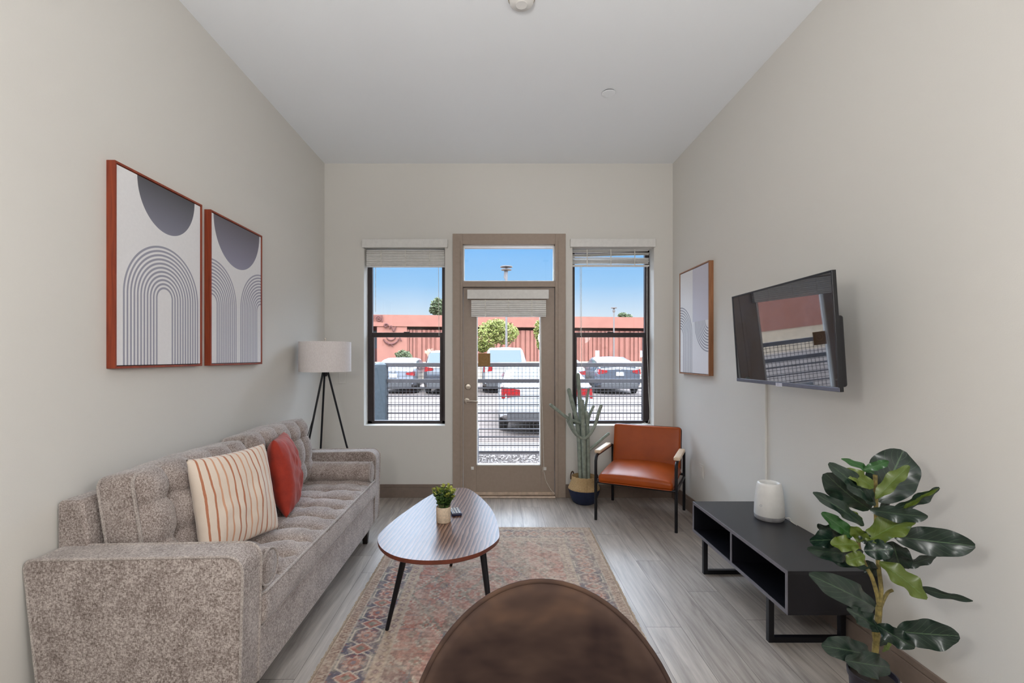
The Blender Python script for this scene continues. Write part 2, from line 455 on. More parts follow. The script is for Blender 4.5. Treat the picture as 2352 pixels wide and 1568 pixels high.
door=struct(empty('door_1',((xi0+xi1)/2,YB+.02,0)))
ox,oy=door.location.x,door.location.y
gx0,gx1,gz0,gz1=BX(1094),BX(1243),BZ(1070),BZ(690)
mb=MB(); d0,d1=0,.045
def DB(mb,a,b,c,d,f=0.0,g=.045): mb.box(a-ox,b-ox,f,g,c,d)
a0,a1=xi0+.004,xi1-.004
DB(mb,a0,gx0,.018,zl-.004); DB(mb,gx1,a1,.018,zl-.004); DB(mb,gx0,gx1,.018,gz0); DB(mb,gx0,gx1,gz1,zl-.004)
mb.build('door_leaf',M['taupe'],door,smooth=False,bevel=.002)
mb=MB(); 
for q in ((gx0,gx0+.012,gz0,gz1),(gx1-.012,gx1,gz0,gz1),(gx0,gx1,gz0,gz0+.012),(gx0,gx1,gz1-.012,gz1)): DB(mb,*q,-.006,.05)
mb.build('glazing_bead',M['white'],door,smooth=False,bevel=.002)
mb=MB(); DB(mb,gx0+.01,gx1-.01,gz0+.01,gz1-.01,.02,.026); mb.build('pane',M['glass'],door,smooth=False)
mb=MB(); DB(mb,a0,a1,.02,.048,-.012,.0); DB(mb,a0,a1,.022,.034,-.02,-.012); tag(mb.build('door_sweep',simple('sweep_rubber',(206,184,164),.5),door,smooth=False,bevel=.002),label='pale ridged sweep strip')
mb=MB(); DB(mb,xi0,xi1,0.0,.018,-.06,.10); mb.build('threshold',simple('aluminium_sill',(206,188,172),.4,.5),door,smooth=False,bevel=.005)
kx,kz=BX(1075)-ox,BZ(888)
rot=Matrix.Rotation(math.radians(90),4,'X')
def ydisc(mb,prof,c,n=28):
    t=MB().lathe(prof,(0,0,0),n); vs=[rot@Vector(v) for v in t.v]; mb.add([v+Vector(c) for v in vs],t.f); return mb
mb=MB(); ydisc(mb,[(.031,0),(.031,.006),(.026,.012),(.012,.014)],(kx,0,kz)); mb.box(kx-.016,kx+.016,-.026,-.012,kz-.004,kz+.004)
tag(mb.build('deadbolt',M['nickel'],door,bevel=.001),label='round satin nickel deadbolt')
mb=MB(); lx,lz=BX(1072)-ox,BZ(921)
ydisc(mb,[(.030,0),(.029,.008),(.014,.012),(.012,.04)],(lx,0,lz)); mb.tube(cat([(lx,-.042,lz),(lx+.03,-.048,lz+.004),(lx+.07,-.05,lz+.002),(lx+.11,-.045,lz-.004)],False,4),[.011]*4+[.010]*4+[.009]*4+[.008],10)
tag(mb.build('handle',M['nickel'],door),label='satin nickel lever handle')
for hx,hz in ((1085,1076),(1252,1077)):
    mb=MB(); X=BX(hx)-ox; Z=BZ(hz); mb.box(X-.014,X+.014,-.012,0,Z-.014,Z+.016); mb.box(X-.008,X+.012,-.024,-.012,Z-.008,Z+.006)
    tag(mb.build('blind_bracket',M['white'],door,smooth=False,bevel=.002),label='small white plastic hold-down bracket')
# emblem sign stuck on the door glass
mb=MB(); sx0,sx1,sz0,sz1=BX(1098),BX(1126),BZ(841),BZ(811)
sg=empty('sign',((sx0+sx1)/2,YB+.035,(sz0+sz1)/2),label='square brown sign with round emblem stuck on the glass of the door',cat='sign')
hw,hh=(sx1-sx0)/2,(sz1-sz0)/2
MB().box(-hw,hw,-.001,.002,-hh,hh).build('panel',simple('ochre_sign',(150,112,58),.6,noise_amt=.08),sg,smooth=False)
mb=MB(); pts=[]
for R in (.036,.029): mb.tube([(R*math.cos(a*math.pi/16),-.002,R*math.sin(a*math.pi/16)+.012) for a in range(33)],.0011,6,False)
mb.tube([(.016*math.cos(a*.5)*(1-a/22),-.002,.012+.018*math.sin(a*.5)*(1-a/22)) for a in range(22)],.0012,6)
mb.box(-.03,.03,-.0025,-.001,-.045,-.043); mb.build('emblem',simple('emblem_gold',(196,160,104),.5),sg)
# ------------------------------------------------------------------ BLINDS
def cordtube(mb,pts,r=.0022): mb.tube(pts,r,6)
def blind(name_label,x0,x1,zt,zb,y,nsl,depth,valance,tilt=0,gap=False,cords=(),rail=True):
    e=empty('window_blind',((x0+x1)/2,y,zb),label=name_label,cat='blind',group=None)
    ox,oy,oz=e.location; w=(x1-x0)/2; hh=zt-zb
    if valance:
        vx0,vx1,vz0,vz1,vy=valance
        mb=MB(); mb.box(vx0-ox,vx1-ox,vy-.014-oy,vy-oy,vz0-oz,vz1-oz); mb.box(vx0-ox,vx0-ox+.012,vy-oy,min(vy+.05,YB-.001 if vy<YB else 9)-oy,vz0-oz,vz1-oz) ; mb.box(vx1-ox-.012,vx1-ox,vy-oy,min(vy+.05,YB-.001)-oy,vz0-oz,vz1-oz)
        mb.build('valance',M['whitemetal'],e,smooth=False,bevel=.004)
    mb=MB(); 
    for k in range(nsl):
        z=.016+(hh-.018)*(k+.5)/nsl
        if gap:
            dz=random.uniform(-.004,.004); dr=random.uniform(-.22,.22); roll=random.uniform(-.5,.5)
            M4=Matrix.Translation((random.uniform(-.004,.004),0,z+dz))@Matrix.Rotation(dr*.12,4,'Y')@Matrix.Rotation(roll,4,'X')
        else: M4=Matrix.Translation((0,0,z))
        mb.box(-w,w,-depth/2,depth/2,-.0015 if gap else -(hh-.018)/nsl*.42,.0015 if gap else (hh-.018)/nsl*.42,M4)
    mb.build('slats',M['whitemetal'],e,smooth=False)
    mb=MB().box(-w,w,-depth/2-.002,depth/2+.002,0,.014); mb.build('bottom_rail',M['whitemetal'],e,smooth=False,bevel=.003)
    for fx in (-.62,0,.62):
        mb=MB(); mb.box(fx*w-.004,fx*w+.004,-depth/2-.004,-depth/2-.002,-.002,hh); mb.build('ladder_tape',M['cord'],e,smooth=False)
    for pts in cords:
        mb=MB(); cordtube(mb,[Vector(p)-Vector((ox,oy,oz)) for p in pts]); mb.build('cord',M['cord'],e)
    return e
yw=YB+.07
c1=[[(BX(860),YB+.045,BZ(610)),(BX(860),YB+.045,BZ(715))],[(BX(1006),YB+.045,BZ(610)),(BX(1007),YB+.045,BZ(771))]]
blind('white slatted blind fully raised over the window beside the floor lamp',W1[0]+.01,W1[1]-.008,BZ(571),BZ(610),yw,9,.05,(BX(834),BX(1029),BZ(570),BZ(551),YB-.03),cords=c1)
c2=[[(BX(1334),YB+.04,BZ(609)),(BX(1335),YB+.04,BZ(771))],[(BX(1337.5),YB+.045,BZ(609)),(BX(1337.5),YB+.045,BZ(850))],
    [(BX(1489),YB+.04,BZ(609)),(BX(1489),YB+.04,BZ(780)),(BX(1493),YB+.04,BZ(900)),(BX(1496),YB+.04,BZ(960)),(BX(1492),YB+.05,BZ(974)),(BX(1476),YB+.05,BZ(974.5)),(BX(1484),YB+.04,BZ(972)),(BX(1490),YB+.05,BZ(974))]]
blind('white blind with loose uneven slats over the window behind the leather chair',W2[0]+.008,W2[1]-.03,BZ(570),BZ(609),yw,9,.04,(BX(1309),BX(1503),BZ(569),BZ(550),YB-.03),gap=True,cords=c2)
dx=.0
c3=[[(BX(1242),YB-.012,BZ(726)),(BX(1244),YB-.012,BZ(900)),(BX(1249),YB-.012,BZ(1076))],[(BX(1249),YB-.012,BZ(1082)),(BX(1254),YB-.014,BZ(1104)),(BX(1264),YB-.018,BZ(1122)),(BX(1274),YB-.024,BZ(1133))],[(BX(1163),YB+.0,BZ(728)),(BX(1163),YB+.0,BZ(820))][0:0] or [(BX(1247),YB-.013,BZ(1072)),(BX(1247),YB-.013,BZ(1082))]]
blind('white blind with a valance raised at the top of the glass door',BX(1083),BX(1253),BZ(690),BZ(728),YB-.03,8,.045,(BX(1074),BX(1259),BZ(688),BZ(667),YB-.056),cords=c3)
# ------------------------------------------------------------------ SMALL FIXTURES
sw=empty('light_switch',(BX(786.5),YB-.004,BZ(867)),label='white rocker light switch on the back wall beside the floor lamp',cat='light switch')
MB().box(-.037,.037,-.003,.003,-.06,.06).build('plate',M['wall'],sw,bevel=.002,smooth=False)
MB().box(-.017,.017,-.006,-.002,-.034,.034).build('rocker',M['wall'],sw,bevel=.001,smooth=False)
ol=empty('wall_outlet',(XR-.004,3.95,.42),label='white wall outlet plate behind the leather chair',cat='outlet')
MB().box(-.003,.003,-.037,.037,-.06,.06).build('plate',M['wall'],ol,bevel=.002,smooth=False); MB().box(-.006,-.002,-.02,.02,-.042,.042).build('socket',M['wall'],ol,bevel=.001,smooth=False)
sd=empty('smoke_detector',(P(1198,-6,1).x*2.48,2.48,ZC),label='white round smoke detector at the top edge of the ceiling',cat='smoke detector')
MB().lathe([(.0001,-.040),(.030,-.040),(.034,-.036),(.056,-.034),(.063,-.028),(.066,-.012),(.066,-.008)],n=48).build('cover',M['white'],sd)
MB().lathe([(.072,-.008),(.072,0)],n=48).build('base',simple('detector_base',(190,180,165),.6),sd)
dd=1.91*F/(CY-212); sp=empty('sprinkler_cover',((1398-CX)*dd/F,dd,ZC),label='small flat round sprinkler cover plate on the ceiling',cat='sprinkler')
MB().lathe([(.0001,-.010),(.046,-.010),(.049,-.007)],n=48).build('plate',M['ceil'],sp)
MB().lathe([(.043,-.007),(.043,.004)],n=48).build('collar',M['black'],sp)
# ------------------------------------------------------------------ PICTURES
def picture(kind,label,side,y0,y1,z0,z1,frame,grp=None):
    t=.038; w=y1-y0; h=z1-z0
    X=XL if side=='l' else XR; s=1 if side=='l' else -1
    e=empty('framed_picture',(X,(y0+y1)/2,z0),label=label,cat='picture')
    f=.010
    mb=MB()
    def SB(a,b,c,d,x0,x1): mb.box(min(s*x0,s*x1),max(s*x0,s*x1),a,b,c,d)
    SB(-w/2,-w/2+f,0,h,0,t); SB(w/2-f,w/2,0,h,0,t); SB(-w/2+f,w/2-f,0,f,0,t); SB(-w/2+f,w/2-f,h-f,h,0,t)
    mb.build('frame',frame,e,smooth=False,bevel=.001)
    mb=MB(); g=.004
    def SB2(a,b,c,d,x0,x1): mb.box(min(s*x0,s*x1),max(s*x0,s*x1),a,b,c,d)
    SB2(-w/2+f,w/2-f,f,h-f,.001,.012); mb.build('backing',M['black'],e,smooth=False)
    me=bpy.data.meshes.new('canvas'); a=w/2-f-g; b0=f+g; b1=h-f-g; xf=s*.034; xb=s*.012
    vs=[(xf,-a,b0),(xf,a,b0),(xf,a,b1),(xf,-a,b1),(xb,-a,b0),(xb,a,b0),(xb,a,b1),(xb,-a,b1)]
    me.from_pydata(vs,[],[(0,1,2,3),(4,7,6,5),(0,4,5,1),(1,5,6,2),(2,6,7,3),(3,7,4,0)])
    uv=me.uv_layers.new(name='UVMap')
    for l in me.loops:
        v=me.vertices[l.vertex_index].co
        u=(v.y+a)/(2*a)
        if side=='r': u=1-u
        uv.data[l.index].uv=(u,(v.z-b0)/(b1-b0))
    bm=bmesh.new(); bm.from_mesh(me); bmesh.ops.recalc_face_normals(bm,faces=bm.faces); bm.to_mesh(me); bm.free()
    me.materials.append(art(kind,2*a,b1-b0)); o=bpy.data.objects.new('canvas',me); C.objects.link(o); o.parent=e
    return e
picture('arch','large arch print in a red-brown frame, nearest the viewer above the sofa','l',2.030,2.634,1.338,2.248,M['redwood'])
picture('twin','arch print with two cropped arches in red-brown frame, nearer the lamp above the sofa','l',2.711,3.309,1.338,2.248,M['redwood'])
picture('side','print of interlocking line arches on the right wall beside the television','r',3.742,4.345,1.235,2.165,M['oakframe'])
# ------------------------------------------------------------------ SOFA
sofa=empty('sofa',(-1.30,2.658,0),label='grey tweed tufted sofa standing along the left wall under the two prints',cat='sofa')
SO=Vector(sofa.location)
Y0,Y1=1.670,3.647; XF=-.91; XBk=-1.693; AT=.135; AH=.672
def shift(mb): mb.v=[tuple(Vector(p)-SO) for p in mb.v]; return mb
def arm_outline(k=1.0,inset=0):
    r=.055-inset*.5
    x0,x1,z0,z1=XBk+inset,XF-inset,.125+inset,AH-inset
    pts=[]
    for a in range(0,91,15): pts.append((x1-r+r*math.cos(math.radians(90-a)),z1-r+r*math.sin(math.radians(90-a))))
    for a in range(0,91,30): pts.append((x1-.012-.03+.03*math.cos(math.radians(-a)),z0+.03+.03*math.sin(math.radians(-a))))
    pts+= [(x0+.055,z0)]
    for a in range(0,91,30): pts.append((x0+.03+.03*math.cos(math.radians(180-a)),z1-.03-.012+.03*math.sin(math.radians(180-a))))
    return pts
def arm(y0,y1):
    # outer and inner side panels sit slightly inside the boxing band, piping runs round both edges
    mb=MB(); mb.prism(arm_outline(),'y',y0,y1)
    o=shift(mb).build('armrest',M['sofa'],sofa,bevel=.006)
    for yy in (y0+.002,y1-.002):
        pts=[(x,yy,z) for x,z in arm_outline(inset=.0)]; pts.append(pts[0])
        pc=[]
        for a,b in zip(pts,pts[1:]):
            for t in range(3): pc.append(Vector(a).lerp(Vector(b),t/3))
        pc.append(Vector(pts[0]))
        m2=MB(); m2.tube(pc,.0055,8,False); m2=shift(m2); m2.v=[tuple(Vector(v)-Vector((0,0,0))) for v in m2.v]
        m2.build('piping',M['sofa_pipe'],o)
arm(Y0,Y0+AT); arm(Y1-AT-.0,Y1)
ya,yb=Y0+AT,Y1-AT
mb=MB().box(XBk,XF-.012,ya,yb,.125,.335); shift(mb).build('seat_base',M['sofa'],sofa,bevel=.012,smooth=False)
pts=[(XF-.010,y,.334) for y in np.linspace(ya+.01,yb-.01,20)]
shift(MB().tube(pts,.004,8)).build('piping',M['sofa_pipe'],sofa)
mb=MB().prism([(XBk,.335),(XBk+.16,.335),(XBk+.10,.82),(XBk+.085,.835),(XBk+.01,.835),(XBk,.82)],'y',ya-.01,yb+.01); shift(mb).build('back_frame',M['sofa'],sofa,bevel=.01)
# tufted bench cushion
sx0,sx1=XBk+.15,XF+.004; sl=yb-ya-.004; cell=sl/10
def tuft_h(a,b):
    sa=abs(math.sin(math.pi*a)); sb=abs(math.sin(math.pi*b))
    da=a-round(a); db=b-round(b)
    pit=math.exp(-(da*da+db*db)/.018)
    return .028*(sb**.45)*(.55+.45*sa**.6) - .020*pit
def seatfn(p,n):
    q=Vector(p)
    if p.z>.03 and n.z>.5 or (n.length<.1 and p.z>.03):
        a=(p.x+(sx1-sx0)/2-.02)/.185; b=(p.y+sl/2)/cell
        ex=min(1,(( (sx1-sx0)/2)-abs(p.x))/.05); ey=min(1,(sl/2-abs(p.y))/.05)
        q.z+=tuft_h(a,b)*max(0,ex)**.5*max(.3,ey)-.004 + .012*noise.noise(Vector((p.x*5,p.y*5,0)))
    elif p.x>(sx1-sx0)/2-.05:
        q.x+=.006*math.sin(math.pi*min(1,max(0,(p.z+.065)/.13)))
    return q
T=Matrix.Translation(((sx0+sx1)/2,(ya+yb)/2,.336+.0675))
mb=MB().rbox((sx1-sx0,sl,.135),.028,(40,150,4),seatfn,T); shift(mb).build('seat_cushion',M['sofa'],sofa)
def rect_loop(c,ux,uy,hw,hh,r,n=6):
    out=[]
    for k,(sx,sy) in enumerate(((1,1),(-1,1),(-1,-1),(1,-1))):
        for i in range(n+1):
            a=math.pi/2*k+math.pi/2*i/n
            out.append(c+ux*(sx*(hw-r)+r*math.cos(a))+uy*(sy*(hh-r)+r*math.sin(a)))
    # densify straight runs
    o2=[]
    for a,b in zip(out,out[1:]+out[:1]):
        L=(b-a).length; m=max(1,int(L/.04))
        for i in range(m): o2.append(a.lerp(b,i/m))
    o2.append(out[0]); return o2
zc=.465
mb=MB().tube(rect_loop(Vector(((sx0+sx1)/2,(ya+yb)/2,zc)),Vector((1,0,0)),Vector((0,1,0)),(sx1-sx0)/2-.003,sl/2-.002,.03),.006,8,False); shift(mb).build('piping',M['sofa_pipe'],sofa)
# back cushions
def backcushion(y0,y1,zt,lean):
    L=y1-y0; Hh=zt-.475; Tk=.175
    def fn(p,n):
        q=Vector(p)
        if p.x>0:
            a=(p.y+L/2)/(L/5); b=(p.z+Hh/2)/(Hh/2.6)+.15
            ex=max(0,min(1,(L/2-abs(p.y))/.06)); ez=max(0,min(1,(Hh/2-abs(p.z))/.06))
            sa=abs(math.sin(math.pi*a)); sb=abs(math.sin(math.pi*b)); da=a-round(a); db=b-round(b)
            pit=math.exp(-(da*da+db*db*1.2)/.02)
            if n.length<.1 or n.x>.4: q.x+=(.040*(sa**.5)*(.5+.5*sb**.6)-.040*pit-.002)*(ex*ez)**.5 + .03*(1-(p.z/(Hh/2))**2)*(1-(p.y/(L/2))**2)
        if p.z>Hh/2-.03: q.z+=.012*(1-(2*p.y/L)**2)+.006*abs(math.sin(math.pi*(p.y+L/2)/(L/5)))**.5-.004
        q+=Vector((0,0,1))*.006*noise.noise(Vector((p.x*6,p.y*6,p.z*6)))
        return q
    M4=Matrix.Translation((XBk+.208,(y0+y1)/2,.475+Hh/2))@Matrix.Rotation(math.radians(lean),4,'Y')
    mb=MB().rbox((Tk,L,Hh),.045,(4,56,34),fn,M4); o=shift(mb).build('back_cushion',M['sofa'],sofa)
    c=M4@Vector((Tk/2-.012,0,0)); uy=M4.to_3x3()@Vector((0,0,1))
    m2=MB().tube(rect_loop(c,Vector((0,1,0)),uy,L/2-.006,Hh/2-.006,.04),.0065,8,False); shift(m2).build('piping',M['sofa_pipe'],o)
    c=M4@Vector((-Tk/2+.03,0,0))
    m2=MB().tube(rect_loop(c,Vector((0,1,0)),uy,L/2-.001,Hh/2-.001,.04),.0055,8,False); shift(m2).build('piping',M['sofa_pipe'],o)
backcushion(1.835,2.645,.915,-9); backcushion(2.665,3.485,.925,-9)
for lx,ly in ((-.975,3.47),(-.975,1.85),(-1.62,3.47),(-1.62,1.85)):
    mb=MB(); a,b=.026,.016
    vs=[(lx+s*a,ly+t*a,.128) for s,t in ((-1,-1),(1,-1),(1,1),(-1,1))]+[(lx+s*b,ly+t*b,0) for s,t in ((-1,-1),(1,-1),(1,1),(-1,1))]
    mb.add(vs,[(0,1,2,3),(7,6,5,4),(0,4,5,1),(1,5,6,2),(2,6,7,3),(3,7,4,0)]); shift(mb).build('leg',M['darkwood'],sofa,bevel=.003,smooth=False)
def bolster(label,y):
    x0,x1=-1.43,-.915; r=.072; z=.466+r+.006
    e=empty('bolster_pillow',(x0,y,z),label=label,cat='pillow',group='bolster pillows on the sofa')
    L=x1-x0; prof=[(.0001,0),(r-.014,0),(r-.003,.006),(r,.018)]+[(r+.001*math.sin(k),.018+(L-.036)*k/10) for k in range(1,10)]+[(r,L-.018),(r-.003,L-.006),(r-.012,L-.001),(r-.03,L+.003),(.0001,L+.006)]
    t=MB().lathe(prof,n=40); R=Matrix.Rotation(math.radians(90),4,'Y'); t.v=[tuple(R@Vector(v)) for v in t.v]; t.build('body',M['sofa'],e,ang=60)
    mb=MB(); 
    for xx in (L-.004,.004): MB().tube([(xx,(r-.001)*math.cos(a*math.pi/20),(r-.001)*math.sin(a*math.pi/20)) for a in range(41)],.005,8,False).build('piping',M['sofa_pipe'],e)
bolster('grey bolster pillow lying against the far arm of the sofa',yb-.080); bolster('grey bolster pillow lying against the near arm of the sofa',ya+.080)
def pillow(name,label,mat,c,size,thick,Rm,seed,seam=None,wr=.006):
    e=bpy.data.objects.new(name,None); C.objects.link(e); e.matrix_world=Matrix.Translation(c)@Rm
    tag(e,label=label,cat='pillow')
    n=44; mb=MB()
    for sg in (-1,1):
        def fn(u,v):
            u=u*2-1; v=v*2-1
            h=max(0,(1-u*u)*(1-v*v))**.42
            x=size/2*u*(1-.055*(1-v*v)); z=size/2*v*(1-.055*(1-u*u))
            w=wr*noise.noise(Vector((u*3+seed,v*3,sg*2)))*h*2+wr*.7*noise.noise(Vector((u*9+seed,v*2.2,sg*5)))*h
            cr=math.exp(-((abs(u)-abs(v))**2)/.02)*(max(abs(u),abs(v))**3)*.010
            return Vector((x,sg*(thick/2*h+w-cr*h*.6),z))
        mb.grid(fn,n,n)
    o=mb.build('cover',mat,e,ang=70)
    bm=bmesh.new(); bm.from_mesh(o.data); bmesh.ops.remove_doubles(bm,verts=bm.verts,dist=1e-4); bmesh.ops.recalc_face_normals(bm,faces=bm.faces); bm.to_mesh(o.data); bm.free()
    if seam:
        s=size/2; pts=[]
        for k in range(4):
            for i in range(12):
                t=-1+2*i/12
                u,v=[(t,-1),(1,t),(-t,1),(-1,-t)][k]
                pts.append((s*u*(1-.055*(1-v*v)),0,s*v*(1-.055*(1-u*u))))
        pts.append(pts[0]); MB().tube(pts,.0035,6,False).build('seam',seam,e)
    return e
def basis(nrm,up):
    n=Vector(nrm).normalized(); u=Vector(up); z=(u-n*u.dot(n)).normalized(); x=n.cross(z)*-1
    # local y axis = -n (front is -y), x right, z up
    y=-n; x=y.cross(z)
    return Matrix((x,y,z)).transposed().to_4x4()
pillow('throw_pillow','cream throw pillow with rust stripes leaning on the sofa back',M['stripe'],(-1.25,2.240,.715),.45,.15,basis((.95,-.28,.22),(-.08,.04,1)),1.3)
pillow('throw_pillow','rust-red throw pillow standing on the sofa behind the striped pillow',M['red'],(-1.27,2.80,.70),.44,.175,basis((.93,.30,.16),(-.16,.0,1)),5.1,wr=.009)
# ------------------------------------------------------------------ FLOOR LAMP
lc=Vector((-1.447,3.94,0)); lamp=empty('floor_lamp',lc,label='tripod floor lamp with white drum shade in the corner behind the sofa',cat='lamp')
zt,zb_=1.515,1.265; R=.21
mb=MB().lathe([(R-.003,zb_),(R,zb_),(R,zt),(R-.003,zt),(R-.003,zb_)],n=64,cap=False); mb.build('lamp_shade',M['shade'],lamp,ang=30)
mb=MB().lathe([(.0001,zt+.035),(.008,zt+.033),(.008,zt+.02),(.004,zt+.016),(.004,zb_+.05)],n=16); 
for k in range(3): a=k*2.094; mb.tube([(0,0,zt-.012),((R-.004)*math.cos(a),(R-.004)*math.sin(a),zt-.012)],.0025,6)
mb.build('shade_fitter',M['nickel'],lamp)
mb=MB().lathe([(.0001,zb_+.08),(.022,zb_+.08),(.022,zb_-.02),(.014,zb_-.04),(.0001,zb_-.04)],n=24); mb.build('socket',M['black'],lamp)
feet=[(-1.665-lc.x,3.725-lc.y),(-1.617-lc.x,4.20-lc.y),(-1.150-lc.x,4.12-lc.y)]
for fx,fy in feet:
    MB().tube([(fx*.06,fy*.06,zb_+.0),(fx*.5,fy*.5,zb_*.5),(fx,fy,0.002)],.0085,10).build('leg',M['black'],lamp)
fx,fy=feet[0]; MB().tube(cat([(fx*.05,fy*.05,zb_-.02),(fx*.25+.01,fy*.25-.02,zb_*.78),(fx*.45-.012,fy*.45-.015,zb_*.56),(fx*.6,fy*.6-.015,zb_*.38),(fx*.95,fy*.95-.02,.02)],False,6),.003,6).build('cord',M['black'],lamp)
# ------------------------------------------------------------------ RUG
def make_rug():
    Wd,Ln=1.52,2.16; res=.0042; nx=int(Wd/res); ny=int(Ln/res)
    u=np.linspace(0,Wd,nx+1)[None,:].repeat(ny+1,0); v=np.linspace(0,Ln,ny+1)[:,None].repeat(nx+1,1)
    rs=np.random.RandomState(4)
    def vn(fx,fy,seed=0,uu=None,vv=None):
        r=np.random.RandomState(seed).rand(260,260); a=(u if uu is None else uu)*fx; b=(v if vv is None else vv)*fy
        ia=np.floor(a).astype(int); ib=np.floor(b).astype(int); fa=a-ia; fb=b-ib; fa=fa*fa*(3-2*fa); fb=fb*fb*(3-2*fb)
        g=lambda i,j: r[j%260,i%260]
        return (g(ia,ib)*(1-fa)+g(ia+1,ib)*fa)*(1-fb)+(g(ia,ib+1)*(1-fa)+g(ia+1,ib+1)*fa)*fb
    def fb(f,seed,uu=None,vv=None): return (vn(f,f,seed,uu,vv)+.5*vn(2.1*f,2.1*f,seed+1,uu,vv)+.25*vn(4.3*f,4.3*f,seed+2,uu,vv))/1.75
    def L(c): return np.array(lin(c)[:3])
    tan,pink,blue,sage,red,cream,brown,teal,rose=[L(c) for c in ((196,172,148),(196,150,136),(82,92,116),(128,134,120),(168,84,68),(216,200,180),(104,72,66),(106,120,126),(190,118,100))]
    dx=np.minimum(u,Wd-u); dy=np.minimum(v,Ln-v); e=np.minimum(dx,dy); side=dx<dy
    s=np.where(side,v-Ln/2,u-Wd/2)
    col=np.zeros(u.shape+(3,))+pink
    def put(mask,c,a=1.0):
        m=(np.clip(mask,0,1)*a)[...,None]; col[:]=col*(1-m)+c*m
    # field -------------------------------------------------
    fx=np.abs(u-Wd/2); fy=np.abs(v-Ln/2)
    wob=.012*(fb(14,11,fx,fy)-.5)
    X=fx+wob; Yy=fy+wob
    q=.012; Xs=np.round(X/q)*q; Ys=np.round(Yy/q)*q
    put((fb(7,21,Xs,Ys)>.5)*1.,rose,.65); put((fb(9,31,Xs,Ys)>.6)*1.,red,.6); put((fb(10,41,Xs,Ys)>.60)*1.,sage,.6)
    dia=Xs*1.0+Ys*.62
    for r0,w,c in ((.50,.012,cream),(.47,.02,sage),(.34,.010,blue),(.315,.008,cream),(.20,.012,red),(.16,.03,sage),(.10,.008,cream),(.06,.05,red)):
        put((np.abs(dia-r0)<w/2)*1.,c,.8)
    oct_=np.maximum(np.maximum(Xs,Ys),(Xs+Ys)*.72)
    put((np.abs(oct_-.235)<.006)*1.,cream,.7)
    # corner spandrels with hooked motif
    cxn=(Wd/2-.30)-Xs; cyn=(Ln/2-.30)-Ys; sp_=cxn+cyn*.9
    put((sp_<.20)*1.,blue*.5+sage*.5,.55); put((np.abs(sp_-.20)<.007)*1.,cream,.8); put((np.abs(sp_-.17)<.005)*1.,red,.8)
    # scattered geometric rosettes
    per=.145; a=((Xs+.03)%per)-per/2; b=((Ys+.05)%per)-per/2
    m1=np.abs(a)+np.abs(b); cheb=np.maximum(np.abs(a),np.abs(b))
    put((m1<.034)*1.,sage,.75); put((np.abs(m1-.036)<.004)*1.,cream,.8); put((m1<.016)*1.,red,.9); put((np.abs(cheb-.052)<.003)*1.,brown,.35)
    a2=((Xs)%.29)-.145; b2=((Ys)%.29)-.145; st=np.maximum(np.abs(a2),np.abs(b2)); put((np.abs(st-.085)<.004)*(np.abs(np.abs(a2)-np.abs(b2))>.02),teal,.6); 
    vine=np.abs((Ys%.11)-.055-.028*np.sin(Xs*48)); put((vine<.0035)*1.,cream,.5); put((np.abs((Xs%.13)-.065-.02*np.sin(Ys*55))<.003)*1.,brown,.4)
    # border ------------------------------------------------
    def band(a0,a1,c,k=1.0): put(((e>=a0)&(e<a1))*1.,c,k)
    band(0,.295,tan)
    band(.062,.232,blue*.75+brown*.25)
    P_=.205; t=((s+P_/2)%P_)-P_/2; c=e-.147
    inb=((e>.066)&(e<.228))*1.
    fl=fb(26,61,np.abs(t),np.abs(c)+3)
    put(inb*(fl>.56),sage*.8+cream*.2,.8); put(inb*(fl<.40),red,.7)
    rr=np.sqrt(t*t+c*c); th=np.arctan2(c,t)
    pet=.040+.008*np.cos(8*th)
    hexa=np.maximum(np.abs(c)*1.0,np.abs(c)*.5+np.abs(t)*.86)
    put(inb*(np.abs(hexa-.070)<.0045),cream,.85); put(inb*(hexa<.065)*(hexa>.048),blue*.6,.6)
    put(inb*(rr<pet),cream*.6+rose*.4,.9); put(inb*(rr<.028),red,.9); put(inb*(rr<.013),blue,.9)
    t2=np.abs(np.abs(t)-P_/2); dm=t2+np.abs(c)*.8
    put(inb*(dm<.045),red*.6+rose*.4,.85); put(inb*(np.abs(dm-.045)<.004),cream,.9); put(inb*(dm<.02),sage,.9)
    for e0 in (.062,.232,.293): put((np.abs(e-e0)<.0035)*1.,cream*.7+brown*.3,.9)
    g=((s/.024)%1.0); zig=np.abs(g-.5)*2
    put(((e>.014)&(e<.056)&(((e-.014)/.042+zig)%1.0<.5))*1.,brown*.8+red*.2,.85)
    put(((e>.238)&(e<.288)&(np.abs(((s/.05)%1)-.5)+np.abs((e-.263)/.05)<.36))*1.,blue*.6+red*.4,.8)
    put(((e>.238)&(e<.288)&(np.abs(((s/.05)%1)-.5)+np.abs((e-.263)/.05)<.14))*1.,cream,.8)
    put((e<.008)*1.,L((150,128,108)),.9)
    # age, fading and pile noise ------------------------------
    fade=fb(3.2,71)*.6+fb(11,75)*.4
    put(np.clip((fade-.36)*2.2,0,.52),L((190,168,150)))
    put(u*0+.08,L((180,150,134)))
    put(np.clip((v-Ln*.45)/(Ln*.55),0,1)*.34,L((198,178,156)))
    spk=rs.rand(*u.shape); fine=vn(75,75,201); put((fine>.66)*1.,L((206,190,170)),.35); put((fine<.30)*1.,L((96,84,84)),.30)
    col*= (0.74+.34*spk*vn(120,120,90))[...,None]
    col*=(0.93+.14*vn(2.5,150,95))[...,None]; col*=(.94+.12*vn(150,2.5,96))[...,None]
    zz=.007+.0008*spk; zz[(e<.006)]=.004
    co=np.stack([u-Wd/2,v,zz],-1).reshape(-1,3)
    me=bpy.data.meshes.new('rug'); nvt=len(co); me.vertices.add(nvt); me.vertices.foreach_set('co',co.astype(np.float32).ravel())
